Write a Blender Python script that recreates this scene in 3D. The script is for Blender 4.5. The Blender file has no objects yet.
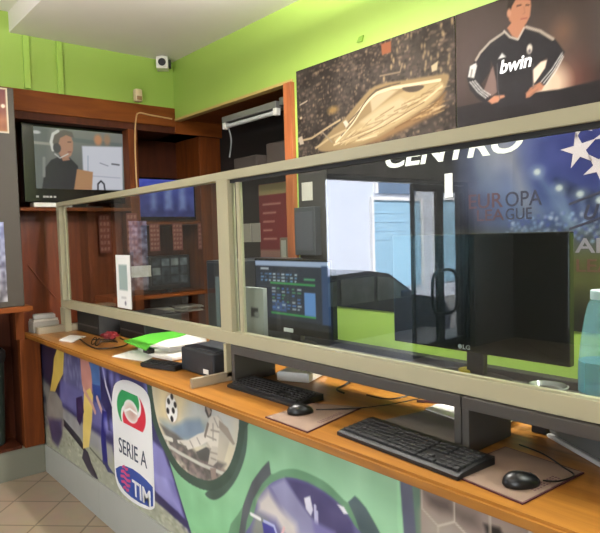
import bpy, bmesh, math, random
import numpy as np
from mathutils import Matrix, Vector
random.seed(7); RNG = np.random.default_rng(11)
SC = bpy.context.scene
COL = SC.collection
PI = math.pi

# ------------------------------------------------------------------ camera
FPX, CX, CY = 593.757, 300.0, 266.5
CAMH = 1.6
RC = np.array([[0.6482050193627673, 0.7609347602496281, -0.0284348996262561],
               [0.022593358684375366, -0.05654527242963427, -0.9981443644629856],
               [-0.7611306018130354, 0.6463597472071565, -0.05384500138385307]])
CAMP = np.array([0, 0, CAMH])
cam = bpy.data.cameras.new('camera'); camo = bpy.data.objects.new('camera', cam); COL.objects.link(camo)
cam.sensor_fit = 'HORIZONTAL'; cam.sensor_width = 36.0; cam.lens = 36.0*FPX/600.0; cam.clip_start = .02
M3 = Matrix(((RC[0][0], -RC[1][0], -RC[2][0]), (RC[0][1], -RC[1][1], -RC[2][1]), (RC[0][2], -RC[1][2], -RC[2][2])))
camo.matrix_world = Matrix.Translation((0, 0, CAMH)) @ M3.to_4x4()
SC.camera = camo

def at(px, py, ax, val):
    """point on the plane (axis ax = val) seen at a photo pixel"""
    d = RC.T @ np.array([px-CX, py-CY, FPX]); t = (val-CAMP[ax])/d[ax]
    return CAMP + t*d

# main planes (metres): X along the counter, Y into the wall, Z up
YS = 1.392; YW = 2.39; XK = -4.32; ZC = .985; YF = 1.262; YE = 1.16
ZLOW = 3.005; ZHIGH = 3.14; XE = 1.7

# ------------------------------------------------------------------ materials
def lin(c):
    c = np.asarray(c, float)/255.0
    return np.where(c <= .04045, c/12.92, ((c+.055)/1.055)**2.4)
MATS = {}
def mat(name, rgb, rough=.5, metal=0., spec=.5, bump=0., bscale=200., var=0., vscale=6., alpha=None, trans=0., emit=None, estr=1., coat=0.):
    if name in MATS: return MATS[name]
    m = bpy.data.materials.new(name); m.use_nodes = True; nt = m.node_tree; b = nt.nodes['Principled BSDF']
    c = (*lin(rgb), 1)
    b.inputs['Base Color'].default_value = c; b.inputs['Roughness'].default_value = rough
    b.inputs['Metallic'].default_value = metal; b.inputs['Specular IOR Level'].default_value = spec
    b.inputs['Coat Weight'].default_value = coat
    if trans: b.inputs['Transmission Weight'].default_value = trans
    if emit is not None:
        b.inputs['Emission Color'].default_value = (*lin(emit), 1); b.inputs['Emission Strength'].default_value = estr
    tc = nt.nodes.new('ShaderNodeTexCoord')
    n = nt.nodes.new('ShaderNodeTexNoise'); n.inputs['Scale'].default_value = vscale; n.inputs['Detail'].default_value = 4
    nt.links.new(tc.outputs['Object'], n.inputs['Vector'])
    v = max(var, .03)
    mx = nt.nodes.new('ShaderNodeMix'); mx.data_type = 'RGBA'
    mx.inputs[6].default_value = tuple(min(1, x*(1-v)) for x in c[:3])+(1,)
    mx.inputs[7].default_value = tuple(min(1, x*(1+v)) for x in c[:3])+(1,)
    nt.links.new(n.outputs['Fac'], mx.inputs[0]); nt.links.new(mx.outputs[2], b.inputs['Base Color'])
    if bump:
        n2 = nt.nodes.new('ShaderNodeTexNoise'); n2.inputs['Scale'].default_value = bscale
        nt.links.new(tc.outputs['Object'], n2.inputs['Vector'])
        bp = nt.nodes.new('ShaderNodeBump'); bp.inputs['Strength'].default_value = bump; bp.inputs['Distance'].default_value = .002
        nt.links.new(n2.outputs['Fac'], bp.inputs['Height']); nt.links.new(bp.outputs['Normal'], b.inputs['Normal'])
    MATS[name] = m; return m
def wood(name, dark, light, rough=.4, stretch=(1, 14, 14), scale=2.2, spec=.5):
    if name in MATS: return MATS[name]
    m = bpy.data.materials.new(name); m.use_nodes = True; nt = m.node_tree; b = nt.nodes['Principled BSDF']
    tc = nt.nodes.new('ShaderNodeTexCoord'); mp = nt.nodes.new('ShaderNodeMapping'); mp.inputs['Scale'].default_value = stretch
    n = nt.nodes.new('ShaderNodeTexNoise'); n.inputs['Scale'].default_value = scale; n.inputs['Detail'].default_value = 8; n.inputs['Distortion'].default_value = .6
    r = nt.nodes.new('ShaderNodeValToRGB'); r.color_ramp.elements[0].position = .3; r.color_ramp.elements[1].position = .7
    r.color_ramp.elements[0].color = (*lin(dark), 1); r.color_ramp.elements[1].color = (*lin(light), 1)
    nt.links.new(tc.outputs['Object'], mp.inputs['Vector']); nt.links.new(mp.outputs[0], n.inputs['Vector'])
    nt.links.new(n.outputs['Fac'], r.inputs[0]); nt.links.new(r.outputs[0], b.inputs['Base Color'])
    b.inputs['Roughness'].default_value = rough; b.inputs['Specular IOR Level'].default_value = spec if rough < .5 else .2
    MATS[name] = m; return m
def printmat(name, rough=.45, emit=0., spec=.4):
    m = bpy.data.materials.new(name); m.use_nodes = True; nt = m.node_tree; b = nt.nodes['Principled BSDF']
    a = nt.nodes.new('ShaderNodeAttribute'); a.attribute_name = 'ink'
    nt.links.new(a.outputs['Color'], b.inputs['Base Color'])
    b.inputs['Roughness'].default_value = rough; b.inputs['Specular IOR Level'].default_value = spec
    if emit:
        nt.links.remove(b.inputs['Base Color'].links[0]); b.inputs['Base Color'].default_value = (.012, .012, .014, 1)
        nt.links.new(a.outputs['Color'], b.inputs['Emission Color']); b.inputs['Emission Strength'].default_value = emit
    return m
def glassmat(name, tint=(235, 240, 238), gain=2.0, base=.012):
    m = bpy.data.materials.new(name); m.use_nodes = True; nt = m.node_tree; nt.nodes.clear()
    out = nt.nodes.new('ShaderNodeOutputMaterial'); t = nt.nodes.new('ShaderNodeBsdfTransparent'); t.inputs[0].default_value = (*lin(tint), 1)
    g = nt.nodes.new('ShaderNodeBsdfGlossy'); g.inputs['Roughness'].default_value = .0; g.inputs[0].default_value = (1, 1, 1, 1)
    f = nt.nodes.new('ShaderNodeFresnel'); f.inputs['IOR'].default_value = 1.5
    geo = nt.nodes.new('ShaderNodeNewGeometry'); inv = nt.nodes.new('ShaderNodeMath'); inv.operation = 'SUBTRACT'; inv.inputs[0].default_value = 1
    nt.links.new(geo.outputs['Backfacing'], inv.inputs[1])
    ma = nt.nodes.new('ShaderNodeMath'); ma.operation = 'MULTIPLY_ADD'; ma.inputs[1].default_value = gain; ma.inputs[2].default_value = base
    nt.links.new(f.outputs[0], ma.inputs[0])
    mu = nt.nodes.new('ShaderNodeMath'); mu.operation = 'MULTIPLY'; mu.use_clamp = True
    nt.links.new(ma.outputs[0], mu.inputs[0]); nt.links.new(inv.outputs[0], mu.inputs[1])
    mx = nt.nodes.new('ShaderNodeMixShader'); nt.links.new(mu.outputs[0], mx.inputs[0]); nt.links.new(t.outputs[0], mx.inputs[1]); nt.links.new(g.outputs[0], mx.inputs[2])
    nt.links.new(mx.outputs[0], out.inputs[0]); MATS[name] = m; return m

GREEN = mat('green_paint', (156, 186, 84), .55, var=.05, vscale=1.5, bump=.1, bscale=300)
CEIL = mat('ceiling_paint', (226, 220, 214), .6, var=.02, bump=.05)
CREAM = mat('cream_metal', (168, 161, 132), .38, spec=.5, var=.02)
WHITEP = mat('white_plastic', (225, 222, 212), .4)
BLACKP = mat('black_plastic', (13, 13, 14), .45)
BLACKM = mat('matt_black_plastic', (24, 24, 25), .6)
GLOSSK = mat('gloss_black_plastic', (9, 9, 10), .18)
DGREY = mat('dark_grey_laminate', (66, 62, 58), .5, var=.06)
DGREYIN = mat('near_black_laminate', (26, 25, 26), .6)
PAPER = mat('white_paper', (232, 229, 222), .8)
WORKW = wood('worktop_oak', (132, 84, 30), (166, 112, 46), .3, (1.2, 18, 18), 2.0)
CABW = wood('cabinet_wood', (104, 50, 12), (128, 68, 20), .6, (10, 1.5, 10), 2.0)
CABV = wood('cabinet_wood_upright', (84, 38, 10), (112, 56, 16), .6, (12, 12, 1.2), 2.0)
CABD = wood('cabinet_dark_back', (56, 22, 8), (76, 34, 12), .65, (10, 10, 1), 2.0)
TUBE = mat('grey_steel', (120, 120, 116), .4, metal=.3)
GLASS = glassmat('screen_glass')
GREYK = mat('grey_kick_laminate', (164, 166, 160), .4, var=.04)

# ------------------------------------------------------------------ mesh helpers
def BM(): return bmesh.new()
def box(bm, x0, x1, y0, y1, z0, z1, bev=0., seg=2):
    r = bmesh.ops.create_cube(bm, size=1.0); vs = r['verts']
    for v in vs:
        v.co = Vector(((x0+x1)/2+v.co.x*(x1-x0), (y0+y1)/2+v.co.y*(y1-y0), (z0+z1)/2+v.co.z*(z1-z0)))
    if bev:
        es = list({e for v in vs for e in v.link_edges})
        bmesh.ops.bevel(bm, geom=es, offset=bev, segments=seg, affect='EDGES', profile=.5)
    return bm
def prism(bm, pts, axis, a, b, bev=0.):
    """polygon pts (2D) extruded along axis from a to b"""
    def P(p, t):
        return {0: (t, p[0], p[1]), 1: (p[0], t, p[1]), 2: (p[0], p[1], t)}[axis]
    va = [bm.verts.new(P(p, a)) for p in pts]; vb = [bm.verts.new(P(p, b)) for p in pts]
    n = len(pts); fs = [bm.faces.new(va), bm.faces.new(vb[::-1])]
    for i in range(n): fs.append(bm.faces.new((va[i], vb[i], vb[(i+1) % n], va[(i+1) % n])))
    bmesh.ops.recalc_face_normals(bm, faces=fs)
    if bev:
        es = list({e for f in fs[:2] for e in f.edges})
        bmesh.ops.bevel(bm, geom=es, offset=bev, segments=2, affect='EDGES')
    return bm
def tube(bm, pts, r, seg=8, smooth=True, closed=False):
    pts = [Vector(p) for p in pts]
    if smooth and len(pts) > 2:
        q = []
        for i in range(len(pts)-1):
            p0 = pts[max(i-1, 0)]; p1 = pts[i]; p2 = pts[i+1]; p3 = pts[min(i+2, len(pts)-1)]
            for k in range(6):
                t = k/6
                q.append(.5*((2*p1)+(p2-p0)*t+(2*p0-5*p1+4*p2-p3)*t*t+(3*p1-p0-3*p2+p3)*t**3))
        q.append(pts[-1]); pts = q
    rings = []; up = Vector((0, 0, 1))
    for i, p in enumerate(pts):
        d = (pts[min(i+1, len(pts)-1)]-pts[max(i-1, 0)]).normalized()
        if abs(d.dot(up)) > .95: u = d.cross(Vector((1, 0, 0))).normalized()
        else: u = d.cross(up).normalized()
        w = d.cross(u)
        rings.append([bm.verts.new(p+r*(math.cos(2*PI*k/seg)*u+math.sin(2*PI*k/seg)*w)) for k in range(seg)])
    for a, b in zip(rings, rings[1:]):
        for k in range(seg): bm.faces.new((a[k], a[(k+1) % seg], b[(k+1) % seg], b[k]))
    bm.faces.new(rings[0][::-1]); bm.faces.new(rings[-1])
    bmesh.ops.recalc_face_normals(bm, faces=bm.faces[:])
    return bm
def lathe(bm, prof, c=(0, 0, 0), seg=32, axis=2):
    """prof: (radius, height) from bottom to top"""
    rings = []
    for r, h in prof:
        ring = []
        for k in range(seg):
            a = 2*PI*k/seg
            p = {2: (r*math.cos(a), r*math.sin(a), h), 1: (r*math.cos(a), h, r*math.sin(a)), 0: (h, r*math.cos(a), r*math.sin(a))}[axis]
            ring.append(bm.verts.new((c[0]+p[0], c[1]+p[1], c[2]+p[2])))
        rings.append(ring)
    fs = []
    for a, b in zip(rings, rings[1:]):
        for k in range(seg): fs.append(bm.faces.new((a[k], a[(k+1) % seg], b[(k+1) % seg], b[k])))
    fs.append(bm.faces.new(rings[0][::-1])); fs.append(bm.faces.new(rings[-1]))
    bmesh.ops.recalc_face_normals(bm, faces=fs)
    return bm
def mesh_of(bm, name, m, smooth=False):
    me = bpy.data.meshes.new(name); bm.to_mesh(me); bm.free()
    for x in (m if isinstance(m, (list, tuple)) else [m]): me.materials.append(x)
    if smooth:
        for p in me.polygons: p.use_smooth = True
        me.set_sharp_from_angle(angle=math.radians(40))
    return me
def obj(name, bm, m=None, parent=None, smooth=False, label=None, local=False):
    """link a bmesh as ONE object; geometry in world coordinates unless local"""
    o = bpy.data.objects.new(name, mesh_of(bm, name, m, smooth) if isinstance(bm, bmesh.types.BMesh) else bm)
    COL.objects.link(o)
    if parent:
        o.parent = parent
        if not local:
            o.matrix_parent_inverse = Matrix.Translation(-TRUE[parent.name]) if parent.name in TRUE else Matrix()
    if label: o['label'] = label
    return o
TRUE = {}
def tag(o, label, cat, group=None, kind=None):
    o['label'] = label; o['category'] = cat
    if group: o['group'] = group
    if kind: o['kind'] = kind
    return o
def thing(name, label, cat, loc=(0, 0, 0), group=None, rotz=0.):
    o = bpy.data.objects.new(name, None); COL.objects.link(o); o.empty_display_size = .05
    o.location = loc; o.rotation_euler = (0, 0, rotz); tag(o, label, cat, group)
    TRUE[o.name] = Vector(loc); return o
def struct(name, bm, m, parent=None):
    o = obj(name, bm, m, parent)
    if not parent: o['kind'] = 'structure'
    return o
def copy_thing(o, loc, label):
    r = o.copy(); COL.objects.link(r); r.location = loc; r['label'] = label
    for ch in list(o.children):
        c = ch.copy(); COL.objects.link(c); c.parent = r
        for g in list(ch.children):
            d = g.copy(); COL.objects.link(d); d.parent = c
    return r

# text as a thin mesh fitted into a rectangle of the plane y = yy (faces -Y)
def text_bm(s, u0, u1, z0, z1, yy, shear=0., bold=0., depth=.0012, rise=0.):
    cu = bpy.data.curves.new('t', 'FONT'); cu.body = s; cu.extrude = .5; cu.offset = bold; cu.resolution_u = 4
    to = bpy.data.objects.new('t', cu); COL.objects.link(to); bpy.context.view_layer.update()
    me = bpy.data.meshes.new_from_object(to.evaluated_get(bpy.context.evaluated_depsgraph_get()))
    bpy.data.objects.remove(to); bpy.data.curves.remove(cu)
    bm = BM(); bm.from_mesh(me); bpy.data.meshes.remove(me)
    xs = [v.co.x for v in bm.verts]; ys = [v.co.y for v in bm.verts]
    ax, bx, ay, by = min(xs), max(xs), min(ys), max(ys)
    for v in bm.verts:
        a = (v.co.x-ax)/(bx-ax); b = (v.co.y-ay)/(by-ay); t = 0 if v.co.z > 0 else 1
        v.co = Vector((u0+(u1-u0)*a+shear*(b-.5), yy-depth+depth*t, z0+(z1-z0)*b+rise*a))
    bmesh.ops.recalc_face_normals(bm, faces=bm.faces[:])
    return bm

# ------------------------------------------------------------------ printed pictures: a fine grid with ink colours
class Ink:
    def __init__(s, ax, val, u0, u1, z0, z1, du, dz):
        s.ax, s.val = ax, val; s.nu = max(2, int(round((u1-u0)/du))+1); s.nz = max(2, int(round((z1-z0)/dz))+1)
        s.u = np.linspace(u0, u1, s.nu); s.z = np.linspace(z0, z1, s.nz); s.U, s.Z = np.meshgrid(s.u, s.z)
        s.c = np.zeros((s.nz, s.nu, 3)); s.cell = max((u1-u0)/s.nu, (z1-z0)/s.nz)
        s.box = (u0, u1, z0, z1)
    def p(s, x, y):
        q = at(x, y, s.ax, s.val); return (q[1 if s.ax == 0 else 0], q[2])
    def pts(s, P): return np.array([s.p(*q) for q in P])
    def uv(s, a, b):   # fractions of the sheet
        u0, u1, z0, z1 = s.box; return (u0+(u1-u0)*a, z0+(z1-z0)*b)
    def _win(s, lo, hi, m):
        i0, i1 = np.searchsorted(s.u, [lo[0]-m, hi[0]+m]); j0, j1 = np.searchsorted(s.z, [lo[1]-m, hi[1]+m])
        return slice(j0, j1), slice(i0, i1)
    def _put(s, w, a, col):
        a = a[..., None]; col = np.asarray(col, float)
        s.c[w] = s.c[w]*(1-a)+col*a
    def poly(s, P, col, alpha=1., soft=None, px=True):
        P = s.pts(P) if px else np.array(P, float); soft = soft or s.cell*.7
        w = s._win(P.min(0), P.max(0), soft*1.5); U = s.U[w]; Z = s.Z[w]
        if U.size == 0: return
        d2 = np.full(U.shape, 1e9); ins = np.zeros(U.shape, bool); n = len(P)
        for i in range(n):
            a, b = P[i], P[(i+1) % n]; e = b-a; L = e@e+1e-12
            t = np.clip(((U-a[0])*e[0]+(Z-a[1])*e[1])/L, 0, 1)
            d2 = np.minimum(d2, (U-a[0]-t*e[0])**2+(Z-a[1]-t*e[1])**2)
            if abs(e[1]) > 1e-12:
                c = ((a[1] > Z) != (b[1] > Z)) & (U < e[0]*(Z-a[1])/e[1]+a[0]); ins ^= c
        d = np.sqrt(d2)*np.where(ins, 1, -1)
        s._put(w, np.clip(d/(2*soft)+.5, 0, 1)*alpha, col)
    def line(s, P, wid, col, alpha=1., soft=None, px=True):
        P = s.pts(P) if px else np.array(P, float); soft = soft or s.cell*.6
        w = s._win(P.min(0), P.max(0), wid+soft*2); U = s.U[w]; Z = s.Z[w]
        if U.size == 0: return
        d2 = np.full(U.shape, 1e9)
        for a, b in zip(P, P[1:]):
            e = b-a; L = e@e+1e-12; t = np.clip(((U-a[0])*e[0]+(Z-a[1])*e[1])/L, 0, 1)
            d2 = np.minimum(d2, (U-a[0]-t*e[0])**2+(Z-a[1]-t*e[1])**2)
        s._put(w, np.clip((wid/2-np.sqrt(d2))/(2*soft)+.5, 0, 1)*alpha, col)
    def ell(s, c, ru, rz, col, alpha=1., soft=None, px=True, inner=0., a0=None, a1=None, rot=0.):
        c = s.p(*c) if px else c; soft = soft or s.cell*.7; m = max(ru, rz)
        w = s._win((c[0]-m, c[1]-m), (c[0]+m, c[1]+m), soft*2); U = s.U[w]-c[0]; Z = s.Z[w]-c[1]
        if U.size == 0: return
        if rot: U, Z = U*math.cos(rot)+Z*math.sin(rot), -U*math.sin(rot)+Z*math.cos(rot)
        r = np.sqrt((U/ru)**2+(Z/rz)**2); k = min(ru, rz)
        a = np.clip((1-r)*k/(2*soft)+.5, 0, 1)
        if inner: a = a*np.clip((r-inner)*k/(2*soft)+.5, 0, 1)
        if a0 is not None:
            th = np.degrees(np.arctan2(Z/rz, U/ru)) % 360; a = a*((((th-a0) % 360) <= ((a1-a0) % 360)))
        s._put(w, a*alpha, col)
    def grad(s, c0, c1, vert=True):
        t = ((s.Z-s.z[0])/(s.z[-1]-s.z[0]) if vert else (s.U-s.u[0])/(s.u[-1]-s.u[0]))[..., None]
        s.c[:] = np.asarray(c0, float)*(1-t)+np.asarray(c1, float)*t
    def noise(s, amp, size, mask=None, tint=(1, 1, 1)):
        nu = int((s.u[-1]-s.u[0])/size)+3; nz = int((s.z[-1]-s.z[0])/size)+3; g = RNG.random((nz, nu))-.5
        fu = (s.U-s.u[0])/size; fz = (s.Z-s.z[0])/size; i = fu.astype(int); j = fz.astype(int); a = fu-i; b = fz-j
        n = g[j, i]*(1-a)*(1-b)+g[j, i+1]*a*(1-b)+g[j+1, i]*(1-a)*b+g[j+1, i+1]*a*b
        n = n*2*amp
        if mask is not None: n = n*mask
        s.c += n[..., None]*np.asarray(tint)
    def bm_mesh(s, name, m, back=.004, edge=None):
        """grid + a body behind it, one mesh"""
        verts = np.zeros((s.nz*s.nu, 3)); o = 1 if s.ax == 0 else 0
        verts[:, o] = s.U.ravel(); verts[:, s.ax] = s.val; verts[:, 2] = s.Z.ravel()
        idx = np.arange(s.nz*s.nu).reshape(s.nz, s.nu)
        a = idx[:-1, :-1].ravel(); b = idx[:-1, 1:].ravel(); c = idx[1:, 1:].ravel(); d = idx[1:, :-1].ravel()
        faces = np.stack([a, b, c, d] if s.ax == 1 else [a, b, c, d], 1)
        rim = np.concatenate([idx[0, :], idx[1:, -1], idx[-1, -2::-1], idx[-2:0:-1, 0]])
        nb = len(rim); rv = verts[rim].copy(); rv[:, s.ax] += back if s.ax == 1 else -back
        base = len(verts); verts = np.vstack([verts, rv]); k = np.arange(nb); k2 = (k+1) % nb
        side = np.stack([rim[k], base+k, base+k2, rim[k2]], 1)
        fl = np.vstack([faces, side]).tolist()+[(base+k[::-1]).tolist()]
        me = bpy.data.meshes.new(name); me.from_pydata(verts.tolist(), [], fl); me.update()
        col = np.ones((len(verts), 4)); cc = lin(np.clip(s.c, 0, 255)).reshape(-1, 3)
        col[:base, :3] = cc; col[base:, :3] = cc[rim] if edge is None else lin(edge)
        at_ = me.color_attributes.new('ink', 'FLOAT_COLOR', 'POINT'); at_.data.foreach_set('color', col.astype(np.float32).ravel())
        me.materials.append(m); return me
PRINT = printmat('printed_vinyl', .42)
POSTER = printmat('matt_poster_print', .85, spec=.12)
PRINTM = printmat('printed_paper', .75, spec=.2)
SCREEN = printmat('lit_screen', .2, emit=.62)

# ================================================================== SETTING
b = BM(); box(b, -6.2, XE+.2, -5.2, 3.2, -.12, 0)
fl = bpy.data.materials.new('beige_diagonal_tiles'); fl.use_nodes = True; nt = fl.node_tree; pb = nt.nodes['Principled BSDF']
tc = nt.nodes.new('ShaderNodeTexCoord'); mp = nt.nodes.new('ShaderNodeMapping'); mp.inputs['Rotation'].default_value = (0, 0, -PI/4); mp.inputs['Location'].default_value = (.0, .16, 0)
br = nt.nodes.new('ShaderNodeTexBrick'); br.offset = 0; br.inputs['Scale'].default_value = 1; br.inputs['Brick Width'].default_value = .3; br.inputs['Row Height'].default_value = .3
br.inputs['Mortar Size'].default_value = .006; br.inputs['Color1'].default_value = (*lin((160, 142, 120)), 1); br.inputs['Color2'].default_value = (*lin((168, 150, 128)), 1); br.inputs['Mortar'].default_value = (*lin((120, 104, 86)), 1)
nt.links.new(tc.outputs['Object'], mp.inputs[0]); nt.links.new(mp.outputs[0], br.inputs['Vector'])
nz = nt.nodes.new('ShaderNodeTexNoise'); nz.inputs['Scale'].default_value = 9; mx = nt.nodes.new('ShaderNodeMix'); mx.data_type = 'RGBA'; mx.blend_type = 'MULTIPLY'; mx.inputs[0].default_value = .25
nt.links.new(tc.outputs['Object'], nz.inputs[0]); nt.links.new(br.outputs['Color'], mx.inputs[6]); nt.links.new(nz.outputs['Color'], mx.inputs[7]); nt.links.new(mx.outputs[2], pb.inputs['Base Color'])
pb.inputs['Roughness'].default_value = .35
struct('floor', b, fl)

b = BM(); box(b, -4.8, XE+.2, 1.175, 3.2, ZLOW, ZLOW+.35); struct('ceiling', b, CEIL)
b = BM(); box(b, -4.8, XE+.2, -5.2, 1.175, ZHIGH, ZHIGH+.2); struct('ceiling_upper', b, CEIL)
WALLIN = mat('shop_wall_paint', (104, 100, 92), .7)
# back wall with posters: right of the alcove, plus the green pelmet above the alcove and the low green panel
b = BM(); box(b, -2.83, XE+.2, YW, YW+.15, 0, ZLOW); box(b, XK, -2.83, YW, YW+.04, 2.553, ZLOW); box(b, -3.75, -2.83, YW, YW+.04, 0, 1.175)
struct('wall_back', b, GREEN)
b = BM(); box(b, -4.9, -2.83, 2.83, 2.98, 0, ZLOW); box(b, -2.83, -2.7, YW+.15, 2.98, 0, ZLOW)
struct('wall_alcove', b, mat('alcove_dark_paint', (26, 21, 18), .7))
b = BM(); box(b, XK, -2.835, YW+.04, 2.83, 2.553, 2.575); struct('trim_soffit', b, CABW)
b = BM(); box(b, XK+.02, -2.83, YW-.012, YW+.04, 2.535, 2.553); struct('trim_pelmet_edge', b, mat('pelmet_edge_cream', (186, 160, 96), .5))
# left wall: green strip over the shelving, shop front with the entrance
b = BM(); box(b, -4.95, -4.8, .6, 2.98, 0, ZHIGH+.1); box(b, -4.8, XK, .6, YW+.3, 2.64, ZHIGH+.1)
struct('wall_left', b, GREEN)
b = BM(); box(b, -4.9, -4.6, -1.48, .6, 0, ZHIGH+.1); box(b, -4.9, -4.6, -4.2, -1.48, 2.24, ZHIGH+.1); box(b, -4.9, -4.6, -5.2, -4.2, 0, ZHIGH+.1)
struct('wall_entrance', b, WALLIN)
b = BM(); box(b, -4.9, XE+.2, -5.35, -5.2, 0, ZHIGH+.1); struct('wall_front', b, WALLIN)
b = BM(); box(b, XE, XE+.2, -1.8, 3.2, 0, ZHIGH+.1); box(b, XE, XE+.2, -5.2, -5.0, 0, ZHIGH+.1); box(b, XE, XE+.2, -5.0, -1.8, 0, .5); box(b, XE, XE+.2, -5.0, -1.8, 2.2, ZHIGH+.1); struct('wall_right', b, WALLIN)
b = BM(); box(b, XE+.05, XE+.11, -5.0, -4.94, .5, 2.2); box(b, XE+.05, XE+.11, -1.86, -1.8, .5, 2.2); box(b, XE+.05, XE+.11, -3.43, -3.37, .56, 2.14); box(b, XE+.05, XE+.11, -4.94, -1.86, .5, .56); box(b, XE+.05, XE+.11, -4.94, -1.86, 2.14, 2.2)
fill_win = struct('fill_window_1', b, mat('fill_window_white', (220, 220, 216), .4))  # unseen window, added with its glowing panes to brighten the room
wm = bpy.data.materials.new('fill_light_glow'); wm.use_nodes = True; e = wm.node_tree.nodes['Principled BSDF']; e.inputs['Base Color'].default_value = (.8, .85, .9, 1); e.inputs['Emission Color'].default_value = (.9, .96, 1, 1); e.inputs['Emission Strength'].default_value = 11
for y0, y1 in ((-4.94, -3.43), (-3.37, -1.86)):
    b = BM(); box(b, XE+.075, XE+.085, y0, y1, .56, 2.14); obj('fill_light_pane', b, wm, fill_win)
b = BM(); box(b, -4.9, -2.0, 2.98, 3.1, ZLOW-.1, ZLOW)
b.free()

# entrance door: open gap, then two dark framed glass leaves
DOORF = mat('dark_door_frame', (44, 46, 48), .4, metal=.4)
DG = glassmat('door_glass', (200, 206, 208), 1.2)
FROST = mat('grey_window_film', (120, 124, 128), .5)
d1 = BM(); box(d1, -4.78, -4.68, -1.54, -1.48, 0, 2.24); box(d1, -4.78, -4.68, -4.2, -4.14, 0, 2.24); box(d1, -4.78, -4.68, -4.14, -1.54, 2.19, 2.24)
door = struct('door_1', d1, DOORF)
LEAFG = glassmat('tinted_door_glass', (222, 222, 220), 1.2)
def leaf(y0, y1, sy, d):
    """sy: the meeting stile side, d: direction of the pull handle bow"""
    b = BM(); w0, w1 = (.13, .03) if sy == y0 else (.03, .13)
    w0, w1 = (.06, .03) if sy == y0 else (.03, .06)
    box(b, -4.755, -4.705, y0, y0+w0, .0, 2.185); box(b, -4.755, -4.705, y1-w1, y1, .0, 2.185); box(b, -4.755, -4.705, y0+w0, y1-w1, .0, .16); box(b, -4.755, -4.705, y0+w0, y1-w1, 2.1, 2.185)
    f = obj('leaf_frame', b, DOORF, door)
    b = BM(); box(b, -4.735, -4.725, y0+w0, y1-w1, .16, 2.1); obj('glass_pane', b, LEAFG, door)
    b = BM(); tube(b, [(-4.70, sy, 1.08), (-4.66, sy+d*.14, 1.08), (-4.65, sy+d*.24, 1.0), (-4.65, sy+d*.26, .8), (-4.65, sy+d*.24, .6), (-4.66, sy+d*.14, .52), (-4.70, sy, .52)], .022, 10); obj('pull_handle', b, BLACKP, f, True)
leaf(-3.6, -3.05, -3.6, 1); leaf(-4.14, -3.605, -3.605, -1)

# ------------------------------------------------------------------ street outside
b = BM(); box(b, -30, -5.3, -30, 14, -.7, -.6); box(b, -5.3, -4.9, -5.5, 1, -.7, -.12); struct('street_paving', b, mat('asphalt', (120, 118, 116), .8))
fac = thing('building_facade', 'pale blue and white house front across the street', 'building', (-12, -8, -.6))
b = BM(); box(b, -12.4, -12.0, -18, 4, -.6, 7); obj('wall', b, mat('facade_plaster', (205, 212, 226), .8), fac)
b = BM(); box(b, -12.0, -11.9, -6.6, -5.6, -.1, 5); obj('pilaster', b, mat('facade_cream', (226, 206, 150), .8), fac)
FB = mat('facade_blue', (150, 190, 214), .6); FW = mat('facade_window', (96, 120, 150), .3)
for y0, y1, z0, z1, mm, nm in ((-12.4, -10.2, -.1, 2.55, FB, 'shop_shutter'), (-12.2, -10.4, 2.75, 3.5, FW, 'window'), (-16.4, -13.2, -.1, 2.6, FB, 'shop_shutter')):
    b = BM(); box(b, -12.0, -11.93, y0, y1, z0, z1)
    for k in range(9):
        if nm == 'shop_shutter': box(b, -11.93, -11.92, y0, y1, z0+.1+k*.27, z0+.12+k*.27)
    o = obj(nm, b, mm, fac)
    b = BM(); box(b, -12.0, -11.88, y0-.1, y0, z0, z1+.1); box(b, -12.0, -11.88, y1, y1+.1, z0, z1+.1); box(b, -12.0, -11.88, y0, y1, z1, z1+.1)
    obj('frame', b, mat('facade_white', (236, 236, 236), .7), fac)
# parked car
car = thing('car', 'silver grey hatchback parked in the street, mirrored in the glass', 'car', (-7.6, -4.6, -.6))
CP = mat('car_paint', (70, 78, 92), .3, metal=.3, coat=.5); CG = mat('car_window', (132, 142, 134), .08, var=.5, vscale=5)
side = [(y_+2.0, z_-.5) for y_, z_ in [(-8.7, .12), (-8.75, .55), (-8.55, .82), (-7.75, .95), (-7.0, 1.38), (-6.5, 1.46), (-5.4, 1.42), (-4.75, 1.0), (-4.55, .9), (-4.5, .4), (-4.6, .12)]]
b = BM(); prism(b, side, 0, -8.4, -6.75, .07); obj('car_body', b, CP, car, True)
for x in (-6.745, -8.405):
    b = BM()
    for w in ([(-7.6, .95), (-6.95, 1.32), (-6.6, 1.36), (-6.6, .95)], [(-6.52, .95), (-6.52, 1.37), (-5.75, 1.36), (-5.75, .95)], [(-5.66, .95), (-5.66, 1.35), (-5.4, 1.32), (-4.98, .98)]): prism(b, [(y_+2.0, z_-.5) for y_, z_ in w], 0, x-.012, x+.012)
    obj('side_windows', b, CG, car)
for x in (-6.9, -8.25):
    for y in (-5.95, -3.25):
        b = BM(); lathe(b, [(.2, -.1), (.31, -.09), (.32, 0), (.31, .09), (.2, .1)], (x, y, -.28), 24, 0); obj('wheel', b, BLACKM, car, True)
b = BM(); box(b, -6.76, -6.7, -5.45, -5.2, .45, .58, .03); obj('wing_mirror', b, CP, car)

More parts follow.
